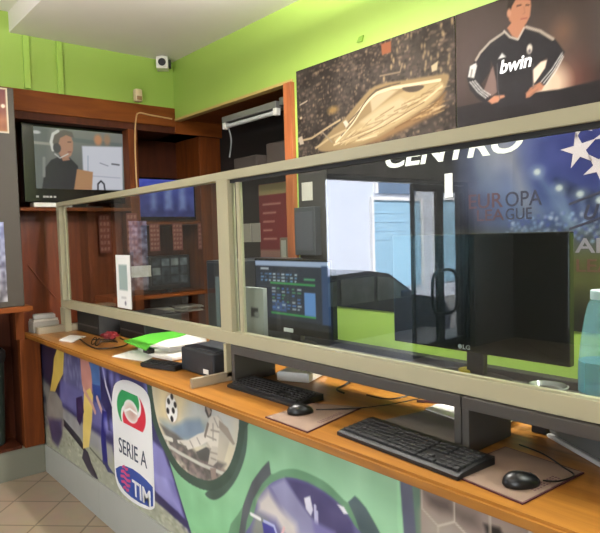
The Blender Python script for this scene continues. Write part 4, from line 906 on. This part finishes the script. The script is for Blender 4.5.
S.poly([(360, 122), (380, 108), (400, 98), (412, 104), (396, 118), (376, 130)], (200, 184, 146), soft=.012)
S.poly([(370, 100), (384, 90), (398, 90), (386, 100), (372, 112)], (196, 180, 146), soft=.006); S.line([(350, 122), (364, 104), (376, 93), (392, 88), (420, 86)], .012, (232, 216, 176)); S.line([(345, 126), (360, 110), (368, 98), (376, 90), (390, 86)], .008, (90, 78, 62))
S.poly(smooth([(402, 88), (412, 84.5), (424, 86), (418, 91), (408, 92)]), (70, 60, 50))
for k in range(46):
    a_ = random.random(); x = 338+a_*95; y = 143-a_*56+random.uniform(-3, 16)*math.sin(a_*2.8+.2); S.line([(x, y), (x+random.uniform(8, 22), y-random.uniform(4, 12))], random.choice([.003, .004, .006]), random.choice([(236, 222, 184), (140, 118, 82), (120, 96, 64), (214, 196, 150)]), .7)
S.line(smooth([(336, 142), (352, 124), (364, 106), (376, 94), (392, 88), (416, 84), (440, 80)], 4, False), .014, (238, 224, 188)); S.line(smooth([(341, 136), (354, 120), (366, 101), (380, 89), (400, 83)], 4, False), .006, (80, 68, 54)); S.line(smooth([(334, 145), (360, 134), (392, 122), (420, 104), (442, 86)], 4, False), .01, (226, 206, 164)); S.line([(358, 138), (384, 126), (404, 114), (424, 102)], .006, (120, 100, 70)); S.line([(340, 142), (372, 128), (398, 112)], .005, (140, 118, 84))
S.line([(296, 142), (312, 138), (330, 126), (340, 120)], .012, (190, 172, 136)); S.line([(316, 148), (330, 138), (346, 130)], .012, (196, 176, 136)); S.line([(322, 132), (332, 142)], .008, (150, 140, 120)); S.poly([(343, 122), (346, 120), (349, 124), (346, 128)], (220, 214, 196))
S.poly([(298, 138), (302, 136), (304, 144), (300, 145)], (206, 196, 176)); S.ell((301, 118), .012, .008, (214, 200, 170), px=True); S.line([(300, 105), (307, 101)], .008, (200, 190, 170)); S.ell((333, 110), .04, .02, (170, 140, 80), .8, .012)
S.poly([(381, 44), (391, 41), (391, 52), (382, 55)], (150, 92, 62)); S.poly([(431, 66), (438, 61), (437, 70), (432, 72)], (196, 184, 150)); S.line([(380, 76), (400, 72), (402, 64)], .008, (140, 126, 104))
S.line([(395, 128), (430, 108), (446, 92)], .006, (110, 84, 50))
S.c *= np.array((.72, .70, .69))
o = obj('stadium_poster', S.bm_mesh('stadium_poster', POSTER, .005)); tag(o, 'wide brown poster with an aerial view of a lit stadium', 'poster')
# footballer poster
xP = xM+.002
S = Ink(1, yp, xP, xRr, zB+.06, zT, .0045, .0045); S.grad((84, 68, 64), (98, 84, 78)); S.noise(14, .2); S.noise(8, .07)
S.ell((470, 55), .12, .2, (128, 110, 104), .5, .08); S.ell((545, 88), .12, .12, (230, 196, 170), .9, .04); S.ell((528, 92), .08, .07, (244, 226, 206), .9, .03); S.ell((570, 85), .08, .12, (170, 100, 84), .7, .05); S.ell((560, 40), .1, .12, (150, 124, 108), .6, .06)
S.ell((562, 32), .04, .05, (190, 140, 110), .6, .03); S.poly([(590, -20), (620, -20), (620, 60), (596, 60)], (120, 104, 96), soft=.04)
S.poly([(455, 119), (455, 108), (480, 103), (520, 94), (560, 89), (600, 80), (700, 58), (700, 120), (455, 160)], (44, 40, 42))
S.c *= .58; S.ell((546, 86), .09, .08, (214, 186, 160), .95, .03); S.ell((534, 90), .05, .07, (226, 204, 180), .9, .03); S.poly([(455, 119), (455, 108), (480, 103), (520, 94), (560, 89), (600, 80), (700, 58), (700, 120), (455, 160)], (30, 27, 28))
BLK = (34, 32, 34); SK = (170, 118, 92)
S.poly([(503, 30), (497, 36), (488, 42), (478, 54), (472, 66), (468, 80), (470, 90), (478, 98), (488, 104), (491, 100), (484, 90), (481, 84), (490, 72), (491, 60), (494, 68), (496, 82), (497, 100), (497, 108), (532, 102), (534, 90), (533, 70), (540, 62), (547, 58), (544, 68), (538, 78), (533, 85), (538, 90), (546, 84), (556, 68), (565, 52), (556, 40), (548, 33), (534, 28), (524, 26), (518, 38)], BLK)
S.poly([(533, 70), (541, 62), (547, 60), (545, 68), (538, 78), (534, 83)], (232, 208, 186)); S.poly([(484, 90), (491, 70), (493, 66), (496, 80), (497, 92), (492, 96)], (112, 92, 86), .9)
S.poly([(469, 66), (476, 62), (480, 72), (478, 90), (470, 88), (467, 78)], BLK); S.poly([(470, 88), (480, 86), (492, 102), (487, 105), (476, 97)], BLK)
for k in range(3): S.line([(470+k*2.4, 82-k*.6), (478+k*2.2, 92-k*1.0), (486+k*2.2, 98-k*1.5)], .004, (214, 210, 204))
for k in range(3): S.line([(541+k*2.6, 82+k*1.2), (552+k*2, 69+k*1), (562+k*.6, 53+k*2)], .004, (214, 210, 204))
S.line([(503, 33), (490, 42), (480, 53), (476, 60)], .012, (150, 140, 130)); S.line([(526, 27), (540, 31), (553, 39)], .012, (160, 148, 136))
S.poly([(507, 28), (512, 22), (524, 22), (525, 28), (518, 39), (512, 36)], SK)
S.line([(504, 31), (510, 37), (518, 39.5), (524, 28)], .008, (180, 170, 160))
S.poly([(508, 12), (512, 0), (520, -8), (530, -6), (531, 6), (530, 16), (526, 24), (521, 28), (514, 26), (509, 20)], SK); S.poly([(507, 12), (508, 0), (512, -10), (524, -16), (534, -10), (531, 0), (524, -3), (516, -1), (512, 6), (510, 13)], (42, 34, 30))
S.line([(517, 6), (521, 5)], .005, (50, 36, 30)); S.line([(526, 5), (529, 5)], .005, (50, 36, 30)); S.line([(524, 7), (525, 13), (523, 14)], .004, (150, 104, 84)); S.line([(521, 19), (527, 18)], .005, (140, 80, 72)); S.ell((509, 13), .01, .018, (180, 130, 106))
S.poly([(468, 77), (470, 66), (476, 63), (477, 66), (474, 78)], (196, 192, 186)); S.line([(472, 70), (471, 76)], .008, (120, 116, 112))
S.poly([(488, 101), (494, 96), (504, 95), (505, 97), (500, 99), (498, 102), (492, 104)], SK); S.poly([(526, 94), (530, 88), (540, 82), (544, 86), (542, 90), (536, 92), (530, 97), (526, 98)], SK)
for a_, c_ in (((536, 86), (526, 93)), ((538, 89), (529, 96))): S.line([a_, c_], .004, (140, 96, 78))
S.poly([(498, 59), (502, 53), (506, 57)], (196, 194, 190)); S.ell((529.5, 49), .012, .02, (206, 196, 180)); S.ell((529.5, 51), .006, .008, (90, 84, 90)); S.line([(520, 60), (530, 57)], .006, (150, 146, 142))
S.line([(497, 64), (498, 90), (500, 100)], .003, (80, 78, 78)); S.line([(533, 64), (533, 88)], .003, (90, 86, 84))
S.c *= .88
po = obj('footballer_poster', S.bm_mesh('footballer_poster', POSTER, .005)); tag(po, 'poster of a footballer in a black shirt, hands on hips', 'poster')
p0 = wz(501, 73.5); p1 = wz(532, 60)
b = text_bm('bwin', p0[0], p1[0], wz(501, 74)[1], wz(501, 60.5)[1], yp-.0002, .012, .025); obj('lettering', b, CARDW, po)

# banner behind the glass
xb0 = wz(329, 250)[0]; zb1 = zB+.058; zb0 = 1.178
S = Ink(1, yp, xb0, xRr, zb0, zb1, .006, .006); S.grad((34, 40, 70), (48, 58, 122)); 
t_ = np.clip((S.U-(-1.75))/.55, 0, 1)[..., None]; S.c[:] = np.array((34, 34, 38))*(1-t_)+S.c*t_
S.ell((512, 170), .2, .22, (120, 140, 196), .8, .12); S.ell((505, 155), .1, .12, (176, 176, 176), .7, .08); S.ell((540, 205), .22, .18, (92, 120, 176), .6, .12); S.ell((590, 150), .3, .18, (54, 62, 144), .8, .1)
S.poly([(556, 180), (600, 196), (640, 205), (640, 215), (600, 206), (560, 192)], (28, 34, 70), soft=.02)
for (x, y), (x2, y2) in (((537, 172), (575, 232)), ((559, 188), (572, 228)), ((580, 194), (588, 232)), ((600, 200), (606, 240))):
    S.poly([(x-1, y), (x+1, y), (x2+7, y2), (x2-5, y2)], (150, 180, 214), .45, .02); S.ell((x, y), .014, .012, (236, 242, 246)); S.ell((x, y), .03, .025, (170, 196, 230), .5, .015)
S.poly([(506, 150), (514, 150), (540, 215), (520, 215)], (190, 188, 180), .35, .03)
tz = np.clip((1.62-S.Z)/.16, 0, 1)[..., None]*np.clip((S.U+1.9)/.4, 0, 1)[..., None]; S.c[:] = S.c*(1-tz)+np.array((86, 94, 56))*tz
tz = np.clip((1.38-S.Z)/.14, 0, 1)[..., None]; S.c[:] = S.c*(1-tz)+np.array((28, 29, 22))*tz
S.noise(10, .05); S.c *= np.array((.84, .8, .74))
for k in range(260): S.ell((random.uniform(-1.4, -.5), random.uniform(1.54, 1.66)), .006, .006, random.choice([(150, 170, 200), (60, 70, 140), (180, 180, 190)]), .5, .006, px=False)
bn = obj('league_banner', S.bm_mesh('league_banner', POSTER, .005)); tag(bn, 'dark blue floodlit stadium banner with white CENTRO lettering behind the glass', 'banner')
p0 = wz(386, 169); p1 = wz(524, 151)
b = text_bm('CENTRO', p0[0], p1[0], p0[1], p0[1]+.105, yp-.0002, .03, .03, rise=p1[1]-p0[1]); obj('white_lettering', b, mat('banner_white', (232, 230, 220), .5), bn)
EU = mat('banner_copper', (72, 42, 52), .7); BD = mat('banner_dark', (36, 34, 58), .5)
za, zb_ = wz(506, 207)[1], wz(506, 192)[1]; zc_, zd = wz(506, 220)[1], wz(506, 208.5)[1]
for s_, a_, c_, z0_, z1_, m_, nm in (('EUR', 469, 503, za, zb_, EU, 'copper_lettering'), ('OPA', 505.5, 542, za, zb_, BD, 'dark_lettering'), ('LEA', 477, 504, zc_, zd, EU, 'copper_lettering'), ('GUE', 505.5, 532, zc_, zd, BD, 'dark_lettering')):
    b = text_bm(s_, wz(a_, 200)[0], wz(c_, 200)[0], z0_, z1_, yp-.0002, 0, .005); obj(nm, b, m_, bn)
b = text_bm('CHAMPIONS', -1.255, -.62, wz(585, 253)[1], wz(585, 238)[1], yp-.0002, 0, .015); obj('silver_lettering', b, mat('banner_silver', (124, 116, 124), .6), bn)
b = text_bm('LEAGUE', -1.094, -.79, wz(585, 272)[1], wz(585, 259)[1], yp-.0002, 0, .01); obj('copper_lettering', b, mat('banner_rust', (84, 44, 32), .5), bn)
zt_ = at(416, 355, 1, 2.33)[2]
b = BM(); box(b, -2.78, XE-.02, 2.33, YW-.002, zt_-.16, zt_, .004); o = obj('cable_trunking', b, BLACKM); tag(o, 'long black cable trunking fixed to the green wall behind the worktop', 'trunking')
# monogram tilted box
mc = wz(592, 212); b = text_bm('U', mc[0]-.028, mc[0]+.02, mc[1]-.03, mc[1]+.03, yp-.0002, .02, .03)
for s_ in (-1, 1): prism(b, [(mc[0]-.09, mc[1]-.0+s_*.05-.02), (mc[0]+.09, mc[1]+.06+s_*.05-.02), (mc[0]+.09, mc[1]+.07+s_*.05-.02), (mc[0]-.09, mc[1]+.01+s_*.05-.02)], 1, yp-.0015, yp-.0002)
obj('monogram', b, MATS['banner_dark'], bn)
# ring of stars, partly hidden by the picture edge
b = BM(); sc = wz(606, 148)
def star(cx_, cz_, r_, a_): return [(cx_+(r_ if k % 2 == 0 else r_*.36)*math.cos(a_+k*PI/5), cz_+(r_ if k % 2 == 0 else r_*.36)*math.sin(a_+k*PI/5)) for k in range(10)]
for (x, y), r_, a_ in (((579, 150), .075, .5), ((580, 124), .06, 1.9), ((600, 166), .07, -.2), ((612, 132), .07, .9), ((628, 150), .075, .2), ((604, 112), .055, 1.2)):
    c_ = wz(x, y); prism(b, star(c_[0], c_[1], r_, a_), 1, yp-.0015, yp-.0002)
obj('star_ring', b, mat('banner_star', (206, 190, 192), .4), bn)
# dark notice board left of the banner with paper and box
xa = wz(300, 200)[0]+.02
b = BM(); box(b, -2.80, xb0-.004, yp, YW-.001, 1.178, 2.06); o = obj('dark_board', b, mat('board_dark', (50, 48, 46), .6)); tag(o, 'dark wall board between the wooden post and the banner', 'board')
p0 = wz(302, 183); p1 = wz(313, 200); b = BM(); box(b, p0[0], p1[0], yp-.004, yp-.001, p1[1], p0[1]); o = obj('paper_note', b, mat('cream_paper', (196, 188, 176), .8)); tag(o, 'small white note pinned at the top of the dark board', 'note')
p0 = wz(300, 208); p1 = wz(322, 255); t = thing('electric_panel', 'dark grey electric cabinet on the board below the white note', 'cabinet', (p0[0], yp, p1[1])); b = BM(); box(b, p0[0], p1[0], yp-.05, yp-.001, p1[1], p0[1], .004); obj('case', b, mat('panel_grey', (62, 64, 68), .45), t)
b = BM(); box(b, p0[0]+.02, p1[0]-.02, yp-.054, yp-.05, p1[1]+.03, p0[1]-.03, .002); obj('cover', b, mat('panel_cover', (72, 74, 80), .4), t)
p0 = wz(445, 174); p1 = wz(453, 197); b = BM(); box(b, p0[0], p1[0], yp-.004, yp-.001, p1[1], p0[1]); o = obj('paper_note', b, PAPER); tag(o, 'narrow white note on the dark part of the banner under the lettering', 'note')
b = BM(); p_ = at(360, 39, 1, YW); b2 = prism(b, [(p_[0]-.02, p_[2]-.015), (p_[0]+.02, p_[2]-.02), (p_[0]+.03, p_[2]+.012), (p_[0], p_[2]+.01)], 1, YW-.008, YW-.0005); o = obj('tape_scrap', b, mat('green_dark_tape', (110, 150, 40), .5)); tag(o, 'small dark green scrap of tape above the stadium poster', 'tape')

# ================================================================== FAR LEFT: grey board, low wooden cabinet
lc = thing('low_cabinet', 'low wooden cabinet with an open dark niche at far left', 'cabinet', (-4.25, .9, 0))
b = BM(); box(b, XK, -3.99, .3, 1.14, 1.16, 1.195, .003); obj('top_board', b, CABW, lc)
b = BM(); box(b, -4.59, -4.5, .61, 1.125, .2, 1.155); obj('back_panel', b, CABD, lc)
b = BM(); box(b, XK, XK+.06, 1.12, 1.25, .2, ZC-.04, .003); box(b, XK, XK+.06, 1.1, 1.157, ZC-.04, 1.16, .003); obj('side_panel', b, CABV, lc)
b = BM(); box(b, XK, XK+.06, .3, .36, .2, 1.16, .003); obj('side_panel', b, CABV, lc)
b = BM(); box(b, XK-.002, XK+.05, .3, 1.25, 0, .205, .003); obj('plinth', b, mat('grey_plinth', (112, 112, 98), .5), lc)
b = BM(); box(b, -4.5, XK+.06, .36, 1.1, .205, .225); obj('bottom_board', b, CABD, lc)
gb = BM(); box(gb, -4.06, -4.0, .3, 1.095, 1.197, 2.56, .004); gbt = obj('grey_board', gb, mat('grey_board_paint', (54, 47, 38), .55, var=.06)); tag(gbt, 'tall grey panel standing on the low cabinet at far left', 'board')
S = Ink(0, -3.996, .55, at(8, 110, 0, -3.996)[1], at(5, 133, 0, -3.996)[2], at(5, 88, 0, -3.996)[2], .006, .006); S.grad((150, 84, 20), (84, 14, 22)); S.noise(24, .04)
u0_, u1_, z0_, z1_ = S.box
S.line([(u0_, z0_), (u1_, z0_), (u1_, z1_), (u0_, z1_), (u0_, z0_)], .02, (200, 184, 160), px=False); S.ell((3, 106), .012, .012, (230, 210, 190))
o = obj('flame_poster', S.bm_mesh('flame_poster', PRINT, .003)); tag(o, 'red and orange pale-edged poster at the top of the grey panel', 'poster')
S = Ink(0, -3.996, .86, at(5, 250, 0, -3.996)[1], at(3, 302, 0, -3.996)[2], at(0, 222, 0, -3.996)[2], .006, .006); S.grad((120, 116, 120), (120, 124, 160)); S.noise(60, .02)
o = obj('blue_poster', S.bm_mesh('blue_poster', PRINT, .003)); tag(o, 'pale blue and white poster on the lower half of the grey panel', 'poster')
t = thing('waste_bin', 'dark green bin with black bag standing inside the low cabinet niche', 'bin', (-4.40, .8, .226))
pc = (-4.40, at(6, 400, 0, -4.40)[1]-.09, .226); b = BM(); lathe(b, [(.06, .0), (.07, .01), (.09, .62), (.095, .64), (.085, .64), (.06, .03)], pc, 28); obj('bucket', b, mat('dark_green_plastic', (34, 44, 38), .5), t, True)
b = BM(); lathe(b, [(.093, .57), (.1, .6), (.1, .64), (.08, .66), (.07, .6)], pc, 28); obj('bag', b, BLACKM, t, True)

# ================================================================== LIGHTS
LM = bpy.data.materials.new('lamp_diffuser'); LM.use_nodes = True; e = LM.node_tree.nodes['Principled BSDF']; e.inputs['Emission Color'].default_value = (1, .95, .87, 1); e.inputs['Emission Strength'].default_value = 8; e.inputs['Base Color'].default_value = (.9, .9, .88, 1)
def ceiling_lamp(x, y, z, lx, ly, power, label):
    t = thing('ceiling_lamp', label, 'lamp', (x, y, z), 'ceiling lamps')
    b = BM(); box(b, x-lx/2-.02, x+lx/2+.02, y-ly/2-.02, y+ly/2+.02, z-.05, z-.001, .004); obj('housing', b, WHITEP, t)
    b = BM(); box(b, x-lx/2, x+lx/2, y-ly/2, y+ly/2, z-.062, z-.05); obj('diffuser', b, LM, t)
    la = bpy.data.lights.new('lamp_light', 'AREA'); la.shape = 'RECTANGLE'; la.size = lx; la.size_y = ly; la.energy = power; la.color = (1, .975, .93)
    lo = bpy.data.objects.new('lamp_light', la); COL.objects.link(lo); lo.location = (x, y, z-.07); lo.parent = t; lo.matrix_parent_inverse = Matrix.Translation(-Vector((x, y, z)))
def pendant(x, y, z, lx, power, up, label, zt):
    t = thing('pendant_lamp', label, 'lamp', (x, y, z), 'hanging strip lamps')
    b = BM(); box(b, x-lx/2, x+lx/2, y-.04, y+.04, z-.02, z+.02, .005); obj('housing', b, WHITEP, t)
    b = BM(); box(b, x-lx/2+.02, x+lx/2-.02, y-.03, y+.03, z-.03, z-.02); obj('diffuser', b, LM, t)
    for sx in (-1, 1):
        b = BM(); tube(b, [(x+sx*lx*.4, y, z+.02), (x+sx*lx*.4, y, zt)], .003, 6, False); obj('hanging_wire', b, TUBE, t)
    for nm, e_, dz, rx in (('lamp_light', power, -.035, 0), ('up_light', up, .03, PI)):
        la = bpy.data.lights.new(nm, 'AREA'); la.shape = 'RECTANGLE'; la.size = lx; la.size_y = .07; la.energy = e_; la.color = (1, .975, .93)
        lo = bpy.data.objects.new(nm, la); COL.objects.link(lo); lo.location = (x, y, z+dz); lo.rotation_euler = (rx, 0, 0); lo.parent = t; lo.matrix_parent_inverse = Matrix.Translation(-Vector((x, y, z)))
pendant(-2.05, 1.5, 2.78, .8, 42, 105, 'hanging strip lamp over the middle of the counter', ZLOW)
pendant(.7, 1.8, 2.8, 1.2, 85, 20, 'hanging strip lamp over the near end of the counter', ZLOW)
pendant(-2.7, .25, 2.35, .9, 7, 22, 'unseen strip lamp added over the customer floor to brighten the ceiling', ZHIGH)  # added out of view to brighten the low ceiling and left wall
ceiling_lamp(-.4, -.9, ZHIGH, 1.2, .3, 8, 'ceiling lamp over the middle of the customer floor')
ceiling_lamp(-2.2, -3.2, ZHIGH, 1.2, .3, 12, 'ceiling lamp near the shop front')
sun = bpy.data.lights.new('sun', 'SUN'); sun.energy = 27; sun.angle = .02; sun.color = (1, .97, .92); so = bpy.data.objects.new('sun', sun); COL.objects.link(so)
so.rotation_euler = Vector((-.62, -.25, -.74)).to_track_quat('-Z', 'Y').to_euler()
w = bpy.data.worlds.new('world'); SC.world = w; w.use_nodes = True; nt = w.node_tree; bg = nt.nodes['Background']
sky = nt.nodes.new('ShaderNodeTexSky'); sky.sky_type = 'NISHITA'; sky.sun_disc = False; sky.sun_elevation = math.radians(48); sky.sun_rotation = math.radians(80)
nt.links.new(sky.outputs[0], bg.inputs['Color']); bg.inputs['Strength'].default_value = .8

SC.view_settings.view_transform = 'Standard'; SC.view_settings.look = 'None'; SC.view_settings.gamma = 1; SC.view_settings.exposure = .45
SC.cycles.max_bounces = 8; SC.cycles.transparent_max_bounces = 16; SC.cycles.use_denoising = True
SC.cycles.sample_clamp_indirect = 6
